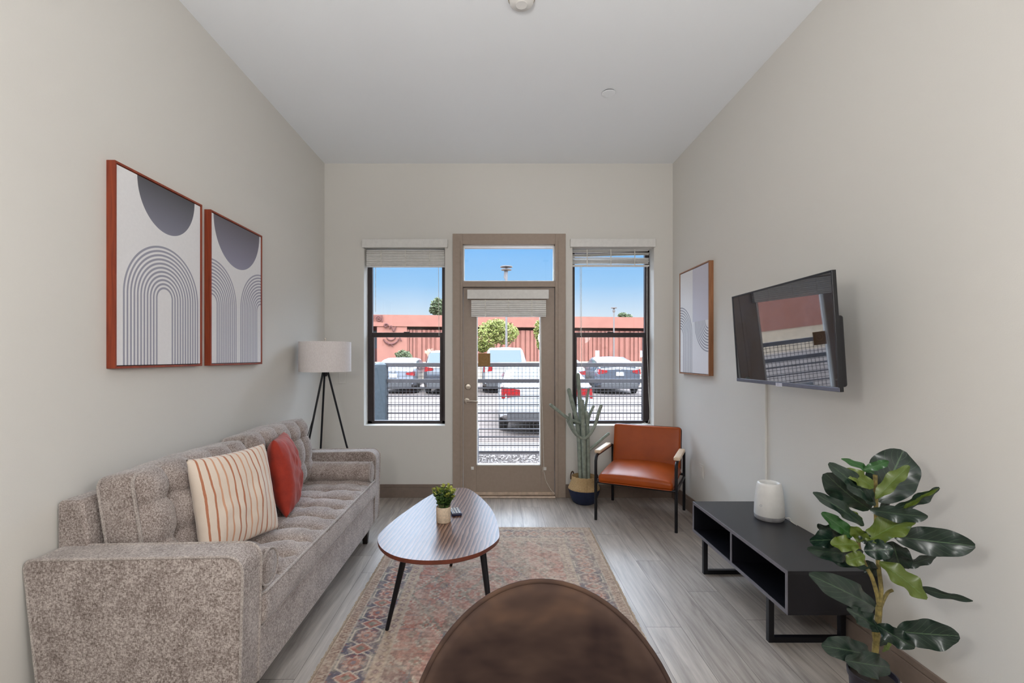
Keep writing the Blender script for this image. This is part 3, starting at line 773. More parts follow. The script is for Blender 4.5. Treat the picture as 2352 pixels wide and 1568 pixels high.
    idx=np.arange(nvt).reshape(ny+1,nx+1); q4=np.stack([idx[:-1,:-1],idx[:-1,1:],idx[1:,1:],idx[1:,:-1]],-1).reshape(-1,4)
    nf=len(q4); me.loops.add(nf*4); me.loops.foreach_set('vertex_index',q4.astype(np.int32).ravel()); me.polygons.add(nf)
    me.polygons.foreach_set('loop_start',(np.arange(nf)*4).astype(np.int32)); me.update(calc_edges=True)
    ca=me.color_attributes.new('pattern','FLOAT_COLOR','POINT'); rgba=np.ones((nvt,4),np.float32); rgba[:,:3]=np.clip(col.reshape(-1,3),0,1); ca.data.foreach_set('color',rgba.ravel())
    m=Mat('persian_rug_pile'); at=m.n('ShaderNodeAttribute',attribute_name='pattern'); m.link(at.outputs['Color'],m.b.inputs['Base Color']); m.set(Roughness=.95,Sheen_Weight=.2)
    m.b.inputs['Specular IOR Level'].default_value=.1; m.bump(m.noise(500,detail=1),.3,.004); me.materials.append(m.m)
    e_=empty('area_rug',(-.040,3.794-Ln,0),rz=math.radians(-.8),label='faded red and blue patterned rug under the coffee table',cat='rug')
    o=bpy.data.objects.new('pile',me); C.objects.link(o); o.parent=e_
    MB().box(-Wd/2+.003,Wd/2-.003,.003,Ln-.003,0,.0055).build('backing',simple('rug_backing',(150,128,108),.9),e_,smooth=False)
    mb=MB()
    for sgn in (-1,1):
        y=0.0
        while y<Ln:
            x=sgn*Wd/2; l=random.uniform(.006,.012); mb.box(min(x,x+sgn*l),max(x,x+sgn*l),y,y+.003,.0015,.004); y+=.008
    tag(mb.build('fringe',simple('rug_fringe',(190,170,148),.9),e_,smooth=False),kind='stuff')
make_rug()
# ------------------------------------------------------------------ COFFEE TABLE
TZ=.475
def tp(zx,zy):   # point on the table top seen at zoom coords
    x=840+zx/3.92; y=1080+zy/3.92; d=(H-TZ)*F/(y-CY); return ((x-CX)*d/F,d)
ol_=[(850,155),(700,170),(560,235),(400,340),(250,450),(130,562),(108,630),(150,705),(260,768),(420,802),(600,810),(800,795),(1000,745),(1120,682),(1187,625),(1203,570),(1180,450),(1130,345),(1050,255),(970,190),(915,162)]
poly=[tp(*p) for p in ol_]; cxy=(sum(p[0] for p in poly)/len(poly),sum(p[1] for p in poly)/len(poly))
ct=empty('coffee_table',(cxy[0],cxy[1],0.0085),label='teardrop coffee table with dark grained wood top on black legs',cat='table')
pl=[(p.x-cxy[0],p.y-cxy[1]) for p in cat([(a,b,0) for a,b in poly],True,5)]
mb=MB(); z1=TZ-.0085; t_=.022; n=len(pl)
mb.add([(x,y,z1) for x,y in pl],[tuple(range(n))]); mb.cur=1
rings=[(1,z1),(1.0,z1-.004),(1.0,z1-t_+.004),(.992,z1-t_)]
vs=[(x*k,y*k,z) for k,z in rings for x,y in pl]; fs=[(i*n+j,i*n+(j+1)%n,(i+1)*n+(j+1)%n,(i+1)*n+j) for i in range(3) for j in range(n)]; fs.append(tuple(3*n+j for j in range(n)))
mb.add(vs,fs); mb.build('tabletop',[M['tabletop'],M['tableedge']],ct,smooth=False)
def leg(ax,ay,bx,by,r0=.017,r1=.010): MB().tube([(ax-cxy[0],ay-cxy[1],z1-t_),(bx-cxy[0],by-cxy[1],0.0)],[r0,r1],12).build('leg',M['black'],ct)
leg(-.445,2.33,-.554,2.359); leg(-.07,2.30,-.013,2.25); leg(-.215,2.86,-.301,3.083)
# plant pot on the table
def pxt(x,y): d=(H-TZ)*F/(y-CY); return Vector(((x-CX)*d/F,d,TZ))
pp=pxt(1018.7,1197.5); pl_=empty('potted_plant',pp,label='small yellow-green leafy plant in a clay pot on the coffee table',cat='plant')
MB().lathe([(.0001,0),(.037,0),(.0395,.004),(.0405,.084),(.0385,.086),(.036,.083),(.036,.07),(.0001,.07)],n=40).build('pot',M['pot'],pl_,ang=60)
MB().lathe([(.0001,.072),(.035,.071)],n=20).build('soil',M['soil'],pl_)
def foliage():
    mb=MB(); st=MB()
    for k in range(30):
        a=random.uniform(0,6.28); sp_=random.uniform(.0,1)**.6
        base=Vector((.02*math.cos(a),.02*math.sin(a),.07)); tip=Vector((.075*sp_*math.cos(a),.075*sp_*math.sin(a),.07+random.uniform(.085,.15)*(1-.3*sp_)))
        mid=base.lerp(tip,.5)+Vector((0,0,.01)); pts=cat([base,mid,tip],False,4); st.tube(pts,.0013,5)
        nl=8
        for i in range(nl):
            t=.25+.75*i/(nl-1); p=pts[min(len(pts)-1,int(t*(len(pts)-1)))]
            for s_ in (0,1,2):
                an=i*1.1+s_*2.09+a; el=random.uniform(.2,.9) if i<nl-1 else 1.1; r=random.uniform(.0065,.0105)*(1-.25*(i==nl-1))
                dr=Vector((math.cos(an)*math.cos(el),math.sin(an)*math.cos(el),math.sin(el))); side=dr.cross(Vector((0,0,1))).normalized(); nn=side.cross(dr)
                vs=[p]; 
                for j in range(8):
                    b=math.pi*2*j/8; vs.append(p+dr*(r*(1+math.cos(b)))+side*(r*.95*math.sin(b))+nn*(.003*math.sin(b)**2))
                vs.append(p+dr*r-nn*.001)
                mb.cur=(1 if (i>=nl-3 and random.random()<.75) else (0 if random.random()<.6 else 2))
                mb.add(vs,[(9,j,j%8+1) for j in range(1,9)])
    o=mb.build('foliage',[M['succ1'],M['succ2'],M['succ3']],pl_); st.build('stems',M['succ1'],pl_)
foliage()
rp=pxt(1047.5,1181); rm=empty('remote_control',rp,rz=math.radians(15),label='small dark blue and white remote on the coffee table behind the pot',cat='remote control')
MB().rbox((.058,.11,.016),.006,(3,6,2),M=Matrix.Translation((0,.02,.0085))).build('body',simple('navy_plastic',(20,24,60),.35),rm)
mb=MB()
for i in range(3):
    for j in range(5): mb.lathe([(.0055,0),(.0055,.002),(.004,.003)],((i-1)*.016,-.02+j*.02,.0165),10)
mb.build('buttons',M['white'],rm)
# ------------------------------------------------------------------ LEATHER CHAIR
yaw=math.radians(-27.3); ch=empty('armchair',(1.275,4.10,0),rz=yaw,label='tan leather armchair with black metal legs and pale wood armrests by the right window',cat='chair')
hw,hd=.322,.305
for s in (-1,1):
    x=s*hw; pts=[(x,-hd,0)]+[(x,-hd,z) for z in (.2,.4,.50)]+[(x,-hd+.012,.528),(x,-hd+.035,.543),(x,-hd+.07,.547)]+[(x,hd-.05,.547),(x,hd-.02,.540),(x,hd,.52),(x,hd,.3),(x,hd,0)]
    MB().tube(pts,.0125,10).build('side_frame',M['black'],ch)
    MB().rbox((.052,.40,.030),.010,(2,8,1),M=Matrix.Translation((x,-.06,.572))).build('armrest',M['armwood'],ch)
mb=MB()
for y,z in ((-hd,.325),(hd-.0,.325)): mb.tube([(-hw,y,z),(hw,y,z)],.0115,10)
for s in (-1,1): mb.tube([(s*hw,-hd,.325),(s*hw,hd,.30)],.0115,10)
mb.build('seat_frame',M['black'],ch)
def seatf(p,n):
    q=Vector(p); a=1-(p.x/.31)**2; b=1-(p.y/.32)**2
    if p.z>0: q.z+=.045*max(0,a)**.6*max(0,b)**.5
    else: q.z-=.006*a*b
    return q
T=Matrix.Translation((0,-.015,.368))@Matrix.Rotation(math.radians(2),4,'X')
MB().rbox((.60,.62,.060),.026,(26,26,2),seatf,T).build('seat',M['leather'],ch)
MB().tube([T@p for p in rect_loop(Vector((0,0,-.026)),Vector((1,0,0)),Vector((0,1,0)),.298,.308,.03)],.004,8,False).build('seat_piping',M['leather'],ch)
def backf(p,n):
    q=Vector(p); a=1-(p.x/.30)**2; b=1-(p.z/.21)**2
    if p.y<0: q.y-=.018*max(0,a)**.6*max(0,b)**.6
    q.y+=-.02*(p.x/.3)**2
    return q
T=Matrix.Translation((0,.275,.555))@Matrix.Rotation(math.radians(-11),4,'X')
MB().rbox((.60,.055,.385),.022,(26,2,20),backf,T).build('backrest',M['leather'],ch)
MB().tube([T@(Vector(p)+Vector((0,-.02*(p.x/.3)**2,0))) for p in rect_loop(Vector((0,.02,0)),Vector((1,0,0)),Vector((0,0,1)),.300,.1925,.03)],.005,8,False).build('backrest_piping',M['black'],ch)
# ------------------------------------------------------------------ BASKET + CACTUS
bk=empty('woven_basket',(.836,4.44,0),label='straw and navy belly basket beside the door',cat='basket')
def uvlathe(name,prof,mat,parent,n=72):
    mb=MB().lathe(prof,n=n,cap=False); o=mb.build(name,mat,parent,ang=60)
    me=o.data; uv=me.uv_layers.new(name='UVMap'); zs_=[p[1] for p in prof]; z0=min(zs_); z1_=max(zs_)
    for pg in me.polygons:
        an=[math.atan2(me.vertices[me.loops[l].vertex_index].co.y,me.vertices[me.loops[l].vertex_index].co.x)/(2*math.pi) for l in pg.loop_indices]
        if max(an)-min(an)>.5: an=[a+1 if a<0 else a for a in an]
        for l,a in zip(pg.loop_indices,an): uv.data[l].uv=(a,(me.vertices[me.loops[l].vertex_index].co.z)/.2)
    return o
uvlathe('lower_band',[(.0001,.002),(.085,.0),(.105,.012),(.120,.04),(.135,.085),(.146,.125),(.148,.137)],M['navy'],bk)
def rough(k): return .0015*math.sin(k*40)
uvlathe('upper_band',[(.148,.137),(.150,.142),(.144,.158),(.134,.18),(.124,.205),(.118,.23),(.117,.255),(.112,.258),(.110,.252),(.110,.2),(.0001,.19)],M['straw'],bk)
for s,an in ((1,2.55),(1,-.45)):
    mb=MB(); c=Vector((.116*math.cos(an),.116*math.sin(an),.245)); tdir=Vector((-math.sin(an),math.cos(an),0)); 
    mb.tube([c+tdir*.035*math.cos(a*math.pi/12)+Vector((math.cos(an),math.sin(an),0))*.006+Vector((0,0,.045*math.sin(a*math.pi/12)-.01)) for a in range(-2,15)],.006,8); mb.build('handle',simple('dark_rope',(84,60,48),.8),bk)
cc=empty('cactus',(.836,4.44,.19),label='tall grey-green branching cactus growing in the woven basket',cat='cactus')
def zq(x,y,dd=0):
    p=P(1240+x/3.919,840+y/3.919,4.43+dd); return p-Vector((.836,4.44,.19))
def stem(pts,r,dd=0,parent=cc,n=14,rd=.0):
    pts=[zq(*p) if len(p)==3 else zq(p[0],p[1],dd) for p in pts]; q=cat(pts,False,6); k=len(q)
    # ribbed column: star cross-section
    mb=MB(); rs=[r*(.9+.1*math.sin(min(1,i/(k*.25))*1.57)) for i in range(k)]
    t=(q[-1]-q[-2]).normalized()
    for i,f in enumerate((.35,.7,.92)): pass
    end=q[-1]; q2=q[:-1]+[end-t*r*1.0,end-t*r*.5,end-t*r*.15,end]; rs2=rs[:-1]+[r,r*.86,r*.5,r*.08]
    mb.tube(q2,rs2,n)
    nv=[]
    for i,p in enumerate(q2):
        for j in range(n):
            v=Vector(mb.v[i*n+j]); c=p
            nv.append(tuple(c+(v-c)*(1.0 if j%2 else .84)))
    mb.v=nv; mb.build('stem',M['cactus'],parent,ang=80)
stem([(368,1060),(358,820),(352,650),(330,480),(292,330),(257,200)],.0205,.02)
stem([(405,1060),(400,850),(394,660),(386,500),(382,380),(378,300)],.0225,-.03)
stem([(392,900,.05),(372,560,.05),(362,380,.05),(354,220,.05),(342,62,.05)],.0200)
stem([(438,1060),(436,850),(433,700),(428,540),(416,402)],.0190,-.02)
stem([(428,560,.05),(412,400,.05),(424,300,.05),(442,198,.05)],.0125)
stem([(432,560,.03),(440,470,.03),(462,410,.03),(488,354,.03)],.0130)
stem([(392,655),(425,640),(470,585),(505,510),(530,420),(556,346)],.0155,-.05)
stem([(440,762),(500,712),(560,660),(628,602)],.0135,.0)
stem([(362,515,.0),(300,492,-.02),(230,455,-.05),(150,392,-.08),(86,342,-.10)],.0150)
stem([(385,655),(335,618),(298,550),(278,480),(266,422)],.0130,-.05)
stem([(360,650),(310,600),(272,540),(246,478)],.0130,.02)
# ------------------------------------------------------------------ TV STAND
sx,sy0,sy1=1.32,2.112,3.133; sb=XR-.006
ts=empty('tv_stand',((sx+sb)/2,(sy0+sy1)/2,0),label='long low charcoal media stand with open shelves against the right wall',cat='tv stand')
O=Vector(ts.location); ztop,zbot,th=.418,.218,.018
def sbx(mb,a,b,c,d,e_,f): mb.box(a-O.x,b-O.x,c-O.y,d-O.y,e_,f)
ch_=.09
mb=MB(); zz=(ztop-th,ztop)
mb.prism([(sx+.002-O.x,sy0-O.y),(sb-O.x,sy0-O.y),(sb-O.x,sy1-O.y),(sx+.002-O.x,sy1-O.y)],'z',*zz); mb.build('top_panel',M['stand'],ts,smooth=False,bevel=.001)
mb=MB(); sbx(mb,sx+.002,sb,sy0,sy1,zbot,zbot+th); mb.build('bottom_panel',M['stand'],ts,smooth=False,bevel=.001)
for a,b in ((sy0,sy0+th),(sy1-th,sy1)):
    mb=MB(); sbx(mb,sx+.002,sb,a,b,zbot+th,ztop-th); mb.build('side_panel',M['stand'],ts,smooth=False)
ym=(sy0+sy1)/2
mb=MB(); sbx(mb,sx+.004,sb-.012,ym-th/2,ym+th/2,zbot+th,ztop-th); mb.build('divider',M['stand'],ts,smooth=False)
mb=MB(); sbx(mb,sb-.012,sb-.002,sy0+th,sy1-th,zbot+th,ztop-th); mb.build('back_panel',M['stand'],ts,smooth=False)
mb=MB()
for q in ((sy0,sy1,ztop-th,ztop),(sy0,sy1,zbot,zbot+th),(sy0,sy0+th,zbot+th,ztop-th),(sy1-th,sy1,zbot+th,ztop-th),(ym-th/2,ym+th/2,zbot+th,ztop-th)): sbx(mb,sx,sx+.002,q[0],q[1],q[2],q[3])
tag(mb.build('edge_band',M['stand_edge'],ts,smooth=False),label='grey edge banding along the front')
for yy in (2.264,2.975):
    mb=MB(); w=.026
    sbx(mb,1.325,1.325+w,yy,yy+w,0,zbot); sbx(mb,1.700-w,1.700,yy,yy+w,0,zbot); sbx(mb,1.325+w,1.700-w,yy,yy+w,0,w); sbx(mb,1.325+w,1.700-w,yy,yy+w,zbot-.01,zbot); mb.build('sled_leg',M['black'],ts,smooth=False,bevel=.0015)
# diffuser
df=empty('air_purifier',(1.640,2.80,ztop),label='white tapered cylinder air purifier standing on the media stand',cat='air purifier')
MB().lathe([(.0001,.0),(.074,.0),(.079,.006),(.081,.022),(.080,.026),(.0001,.026)],n=56).build('base',simple('grey_base',(150,148,150),.5),df,ang=50)
MB().lathe([(.080,.026),(.0815,.03),(.0795,.09),(.073,.16),(.066,.205),(.062,.216),(.056,.219),(.050,.216),(.047,.205),(.047,.16)],n=56,cap=False).build('body',M['white'],df,ang=60)
MB().lathe([(.0001,.178),(.047,.178)],n=40).build('vent',simple('vent_grey',(120,112,110),.6),df)
mb=MB(); a0_=math.atan2(-2.8,-1.64)
mb.tube([Vector((.0805*math.cos(a0_-.55),.0805*math.sin(a0_-.55),.09))+Vector((.006*math.cos(t*math.pi/8)*-math.sin(a0_-.55),.006*math.cos(t*math.pi/8)*math.cos(a0_-.55),.006*math.sin(t*math.pi/8))) for t in range(17)],.0008,6,False); mb.build('button',simple('button_grey',(150,150,160),.4),df)
MB().tube(cat([(.07,-.03,.012),(.09,-.05,.02),(.094,-.06,.004),(.088,-.12,.004)],False,5),.003,8).build('cord',M['cord'],df)
# cable cover
d_=XR*F/(1760-CX); rc=empty('cable_cover',(XR-.002,d_,.43),label='white cable cover running down the right wall below the television',cat='cable cover')
MB().box(-.011,.002,-.012,.012,0,.93).build('channel',M['wall'],rc,smooth=False,bevel=.003)
MB().box(-.012,.0,-.013,.013,.5,.503).build('joint',M['wall'],rc,smooth=False)
# ------------------------------------------------------------------ TV
d_l,d_r=2.858,1.968
tvc=Vector((1.451,(d_l+d_r)/2,1.499)); tl=math.radians(-3.7)
tv=bpy.data.objects.new('television',None); C.objects.link(tv); tv.matrix_world=Matrix.Translation(tvc)@Matrix.Rotation(math.radians(-1.7),4,'Z')@Matrix.Rotation(tl,4,'Y')
tag(tv,label='black flat television on a wall mount, tilted slightly down over the media stand',cat='television')
TW=(d_l-d_r); TH=.518
# local: x = away from room (towards wall), y = along wall, z up
mb=MB(); b=.009
for q in ((-TW/2,-TW/2+b,-TH/2,TH/2),(TW/2-b,TW/2,-TH/2,TH/2),(-TW/2+b,TW/2-b,TH/2-b,TH/2),(-TW/2+b,TW/2-b,-TH/2,-TH/2+.006)): mb.box(-.004,.014,q[0],q[1],q[2],q[3])
mb.build('bezel',M['tvblack'],tv,smooth=False,bevel=.001)
MB().box(-.001,.004,-TW/2+b,TW/2-b,-TH/2+.020,TH/2-b).build('screen',M['screen'],tv,smooth=False)
MB().box(-.007,.0,-TW/2,TW/2,-TH/2,-TH/2+.019).build('chin_strip',M['tvsilver'],tv,smooth=False,bevel=.002)
MB().box(-.0085,-.006,-.006-.028,-.006+.028,-TH/2-.004,-TH/2+.015).build('logo_badge',simple('badge_silver',(205,205,215),.3,.5),tv,smooth=False,bevel=.001)
MB().rbox((.045,TW-.06,TH*.60),.012,(1,4,3),M=Matrix.Translation((.034,0,-TH*.17))).build('rear_housing',M['tvblack'],tv)
mb=MB(); mb.box(.054,.080,-.11,.11,-.10,.10); mb.tube([(.08,0,0),(.14,-.16,0.01),(.16,-.18,.01)],.016,8); mb.tube([(.16,-.18,.01),(.22,-.02,.014),(.262,0,.017)],.016,8); mb.box(.255,.282,-.05,.05,-.12,.13)
mb.build('wall_mount',M['black'],tv,smooth=False)
# ------------------------------------------------------------------ FIDDLE LEAF FIG
FD=1.68; fb_=Vector(((2004-CX)*FD/F,FD,0)); fig=empty('fiddle_leaf_fig',fb_,label='tall fiddle leaf fig with broad glossy leaves in front of the media stand',cat='plant')
pz=.25
MB().lathe([(.0001,0),(.055,0),(.058,.01),(.070,pz-.02),(.075,pz-.018),(.076,pz),(.071,pz),(.069,pz-.02),(.0001,pz-.022)],n=48).build('pot',simple('dark_plum_pot',(38,33,44),.5),fig,ang=50)
MB().lathe([(.0001,pz-.016),(.068,pz-.02)],n=24).build('soil',M['soil'],fig)
def zf(x,y,dd=0.0): return P(1800+x/2.761,1000+y/2.761,FD+dd)-fb_
mb=MB()
mb.tube(cat([zf(562,1600),zf(570,1480),zf(585,1320),zf(600,1150),zf(605,1080)],False,5),.0105,10)
mb.tube(cat([zf(605,1090),zf(592,1010),zf(560,900),zf(515,815),zf(480,720),(zf(470,640))],False,5),[.009]*10+[.007]*11+[.005]*5 if False else .0065,8)
mb.tube(cat([zf(605,1090),zf(618,980),zf(600,820,.02),zf(590,640,.02),zf(585,430,.02),zf(580,250,.02)],False,5),.0070,8)
mb.tube(cat([zf(607,1110),zf(635,1040),zf(660,995),zf(690,980)],False,5),.0055,8)
mb.tube(cat([zf(585,1330),zf(572,1290),zf(566,1240)],False,3),.004,8)
mb.build('trunk',M['trunk'],fig)
leafs=[]; uvs=[]
lm=MB(); luv=[]
def leafshape(t):   # half width along 0..1 : fiddle form, wide near the tip
    return (math.sin(math.pi*min(1,t)**.80))**.62*(.62+.42*t) if 0<t<1 else 0
def Leaf(bx,by,tx,ty,w,mi,db=0,dt=0,tilt=0,bend=.0,fold=.12,wave=.010,seed=0):
    b=zf(bx,by,db); t=zf(tx,ty,dt); ax=(t-b); L=ax.length; ax.normalize()
    view=(Vector((0,0,H))-(fb_+(b+t)/2)).normalized()
    nrm=(view-ax*view.dot(ax)).normalized(); nrm=Matrix.Rotation(math.radians(tilt),3,ax)@nrm
    side=ax.cross(nrm).normalized(); w=w*1.1/2.761*FD/F/2
    nu,nv=22,12; o=len(lm.v)
    for i in range(nu+1):
        t_=i/nu; hw_=w*leafshape(t_*.985+.004)*1.02
        c=b+ax*L*t_+nrm*(bend*L*math.sin(math.pi*t_))
        for j in range(nv+1):
            s=-1+2*j/nv
            k=nrm*(fold*abs(s)*hw_ + wave*math.sin(t_*15+seed+ (1.7 if s>0 else 0))*abs(s)**1.6*min(1,hw_/.03) + -.0045*abs(math.cos((t_*3.75-abs(s)*1.25)*2*math.pi))*(1-abs(s)*.5)*min(1,hw_/.03))
            lm.v.append(tuple(c+side*(s*hw_)+k)); 
    for i in range(nu):
        for j in range(nv):
            a=o+i*(nv+1)+j; lm.f.append((a,a+1,a+nv+2,a+nv+1)); lm.m.append(mi)
            luv.append([(i/nu,j/nv),(i/nu,(j+1)/nv),((i+1)/nu,(j+1)/nv),((i+1)/nu,j/nv)])
D_,M_,L_=0,1,2
# (zoom coordinates of the stalk end, the tip, width, material, depth offsets, roll)
Leaf(600,420,760,95,300,D_,.02,.06,12,.03,seed=1)                 # big round leaf at the top right (seen from below)
Leaf(545,470,262,240,205,D_,-.0,-.04,-22,.06,seed=2)            # large dark leaf upper left
Leaf(585,440,285,175,120,D_,-.03,-.07,30,.05,seed=3)
Leaf(572,330,380,215,100,L_,-.05,-.06,25,.05,seed=4)
Leaf(585,400,795,190,95,L_,-.05,-.05,-25,.04,seed=5)
Leaf(575,240,365,148,52,M_,-.02,-.03,35,.05,seed=6)
Leaf(505,215,668,165,60,M_,-.03,-.03,10,.05,seed=7)
Leaf(600,470,720,350,60,D_,.03,.06,45,.05,seed=8)
Leaf(690,470,988,330,85,D_,.02,-.02,40,.06,seed=9)
Leaf(740,485,985,335,50,L_,.0,-.03,-50,.05,seed=10)
Leaf(510,570,185,362,95,D_,-.01,-.06,30,.05,seed=11)
Leaf(545,470,915,515,105,D_,-.03,-.10,20,.06,seed=12)
Leaf(525,665,830,515,175,L_,-.03,-.07,-32,.04,seed=13)
Leaf(435,640,240,490,95,M_,-.01,-.04,18,.06,seed=14)
Leaf(500,560,410,475,60,L_,.0,.02,20,.03,seed=15)
Leaf(540,680,420,575,90,L_,-.02,-.02,-20,.03,seed=16)
Leaf(425,650,165,665,150,D_,.01,-.02,-15,.05,seed=17)
Leaf(360,640,215,560,90,D_,.03,.03,-35,.05,seed=18)
Leaf(470,690,300,690,110,L_,-.04,-.06,22,.04,seed=19)
Leaf(505,740,150,715,110,D_,-.02,-.05,-40,.07,seed=20)
Leaf(545,830,190,745,110,D_,-.0,-.04,28,.04,seed=21)
Leaf(515,760,395,800,95,L_,-.05,-.07,-10,.03,seed=22)
Leaf(510,730,695,720,130,D_,-.04,-.09,-10,.06,seed=23)
Leaf(545,690,480,600,70,D_,-.02,-.02,10,.03,seed=24)
Leaf(620,650,1215,705,170,D_,-.02,-.12,10,.06,seed=25) if False else Leaf(700,640,1215,700,185,D_,-.02,-.13,8,.03,seed=25)
Leaf(690,670,740,840,175,D_,.0,.03,10,.04,seed=26)
Leaf(740,830,970,760,70,D_,.03,.0,30,.05,seed=27)
Leaf(575,900,530,790,90,D_,.03,.03,-10,.03,seed=28)
Leaf(608,800,910,1035,150,L_,-.02,-.10,-38,.06,seed=29)
Leaf(760,935,1200,1048,60,D_,.0,-.10,35,.04,seed=30)
Leaf(580,1090,160,880,165,D_,-.02,-.13,12,.05,seed=31)
Leaf(605,1225,400,1100,115,D_,-.03,-.10,25,.05,seed=32) 
Leaf(590,1200,832,1345,120,D_,-.04,-.13,18,.05,seed=33)
Leaf(715,1240,1115,1270,190,D_,.0,-.09,15,.05,seed=34)
Leaf(600,1330,725,1230,60,D_,.04,.05,30,.05,seed=38)
Leaf(560,1395,240,1330,160,D_,-.02,-.10,8,.05,seed=35)
Leaf(390,1425,672,1470,150,D_,-.12,-.05,5,.04,seed=36)
Leaf(625,1370,680,1310,30,L_,.0,.02,30,.05,seed=37)
lo=None
me=bpy.data.meshes.new('foliage'); me.from_pydata(lm.v,[],lm.f)
for k in ('leaf_d','leaf_m','leaf_l'): me.materials.append(M[k])
me.polygons.foreach_set('material_index',lm.m); me.polygons.foreach_set('use_smooth',[True]*len(lm.f))
uv=me.uv_layers.new(name='UVMap'); uv.data.foreach_set('uv',[c for f in luv for q in f for c in q]); me.update()
lo=bpy.data.objects.new('foliage',me); C.objects.link(lo); lo.parent=fig
# ------------------------------------------------------------------ FOREGROUND CHAIR
CD=.95; cxr=(1246-CX)*CD/F; vc=empty('dining_chair',(cxr,CD-.22,0),label='brown velvet dining chair with round curved back at the front edge',cat='chair')
Rb=.259; zc0=H-(1640-CY)*CD/F
def chairback(sg):
    def fn(u,v):
        r=u**.8; a=v*2*math.pi; x=Rb*r*math.cos(a); z=Rb*r*math.sin(a)
        if z<0: z*=1.12
        h=.006+.018*(max(0,1-r**6))**.5 if r<.999 else 0
        wr=.003*noise.noise(Vector((x*9,z*9,sg)))+.002*noise.noise(Vector((x*24,z*9,sg+4)))
        y=.22-.30*x*x/.26+.02*(z/.26)**2*0 +(z)*.10
        return Vector((x,y+sg*(h+wr*(1-r)),zc0+z))
    return fn
mb=MB(); mb.grid(chairback(1),24,72); mb.grid(chairback(-1),24,72)
o=mb.build('backrest',M['velvet'],vc,ang=80); bm=bmesh.new(); bm.from_mesh(o.data); bmesh.ops.remove_doubles(bm,verts=bm.verts,dist=1e-4); bmesh.ops.recalc_face_normals(bm,faces=bm.faces); bm.to_mesh(o.data); bm.free()
pts=[]
for i in range(73):
    a=i/72*2*math.pi; x=Rb*math.cos(a); z=Rb*math.sin(a); z*=1.12 if z<0 else 1; pts.append((x,.22-.30*x*x/.26+z*.10,zc0+z))
MB().tube(pts,.0055,10,False).build('rim_roll',M['velvet'],vc,ang=80)
MB().lathe([(.0001,.40),(.20,.40),(.235,.415),(.245,.44),(.235,.465),(.19,.478),(.0001,.482)],n=48).build('seat',M['velvet'],vc)
for s,t in ((-1,-1),(1,-1),(1,1),(-1,1)):
    MB().tube([(s*.15,t*.15,.41),(s*.215,t*.215,.0)],[.014,.009],10).build('leg',M['black'],vc)
# ------------------------------------------------------------------ EXTERIOR
GZ=-.10
def ext(name,mat,x0,x1,y0,y1,z0,z1): return struct(MB().box(x0,x1,y0,y1,z0,z1).build(name,mat,smooth=False))
M['gravel']=simple('gravel',(112,104,100),.9,noise_amt=.5,nscale=28,bump=1)
M['concrete']=simple('concrete',(118,112,110),.85,noise_amt=.08,nscale=8)
M['asphalt']=simple('sunlit_asphalt',(84,72,65),.9,noise_amt=.1,nscale=6)
M['paintline']=simple('parking_line',(225,222,215),.8)
M['dirt']=simple('desert_soil',(112,96,76),.95,noise_amt=.15,nscale=3)
g=ext('gravel_bed',M['gravel'],-7,8,YB+WT,7.1,GZ-.1,GZ)
ext('patio_slab',M['concrete'],-1.1,1.2,YB+WT,5.9,GZ,GZ+.06)
ext('curb',M['concrete'],-25,25,7.1,7.35,GZ-.1,GZ+.04); ext('sidewalk',M['concrete'],-25,25,7.35,8.2,GZ-.1,GZ-.01)
ext('parking_lot',M['asphalt'],-40,40,8.2,26,GZ-.3,GZ)
# rising ground to the building
mb=MB(); mb.add([(-60,26,GZ),(60,26,GZ),(60,33,.9),(-60,33,.9),(60,60,1.2),(-60,60,1.2)],[(0,1,2,3),(3,2,4,5)]); struct(mb.build('landscape_ground',M['dirt'],smooth=False))
st=random.getstate(); random.seed(3)
mb=MB()
for k in range(2600):
    x=random.uniform(-.8,1.1); y=random.uniform(5.9,7.05); r=random.uniform(.008,.022); z=GZ
    mb.rbox((r*2,r*1.6,r*1.2),r*.45,(1,1,1),M=Matrix.Translation((x,y,z+r*.3))@Matrix.Rotation(random.uniform(0,6),4,'Z')) if False else mb.add([(x+r,y,z),(x-.3*r,y+.9*r,z),(x-.8*r,y-.5*r,z),(x+.1*r,y+.1*r,z+r*.9),(x-.5*r,y+.1*r,z+r*.6)],[(0,1,3),(1,4,3),(1,2,4),(2,3,4),(2,0,3)])
tag(mb.build('gravel_stones',M['gravel'],smooth=False),label='pale gravel stones between the patio and the metal fence',cat='gravel',kind='stuff')
# parking lines
for k in range(9):
    x=-10.3+k*2.6; MB().box(x-.05,x+.05,13.5,18.3,GZ,GZ+.004)
# FENCE
FY=6.6; fk=FY/F
def FZ(y): return H-(y-CY)*fk
fe=empty('metal_fence',(0,FY,GZ),label='dark metal rail fence with square wire mesh outside the windows and door',cat='fence')
X0,X1=-4.2,4.6
MB().box(X0,X1,-.025,.025,FZ(842.5)-GZ,FZ(833)-GZ).build('top_rail',M['fence'],fe,smooth=False,bevel=.003)
MB().box(X0,X1,-.02,.02,FZ(879)-GZ,FZ(870)-GZ).build('middle_rail',M['fence'],fe,smooth=False,bevel=.003)
for y in (891.5,910,929,948,966.5,985,1003.5,1022.5):
    MB().box(X0,X1,-.010,.010,FZ(y)-.008-GZ,FZ(y)+.008-GZ).build('bar',M['fence'],fe,smooth=False)
MB().box(X0,X1,-.015,.015,FZ(1040)-GZ,FZ(1035)-GZ).build('bottom_rail',M['fence'],fe,smooth=False)
mb=MB(); x=X0
while x<X1: mb.box(x-.0028,x+.0028,.012,.0165,FZ(1036)-GZ,FZ(842)-GZ); x+=.0531
z=FZ(1036)-GZ
while z<FZ(842)-GZ: mb.box(X0,X1,.012,.0165,z-.0028,z+.0028); z+=.0531
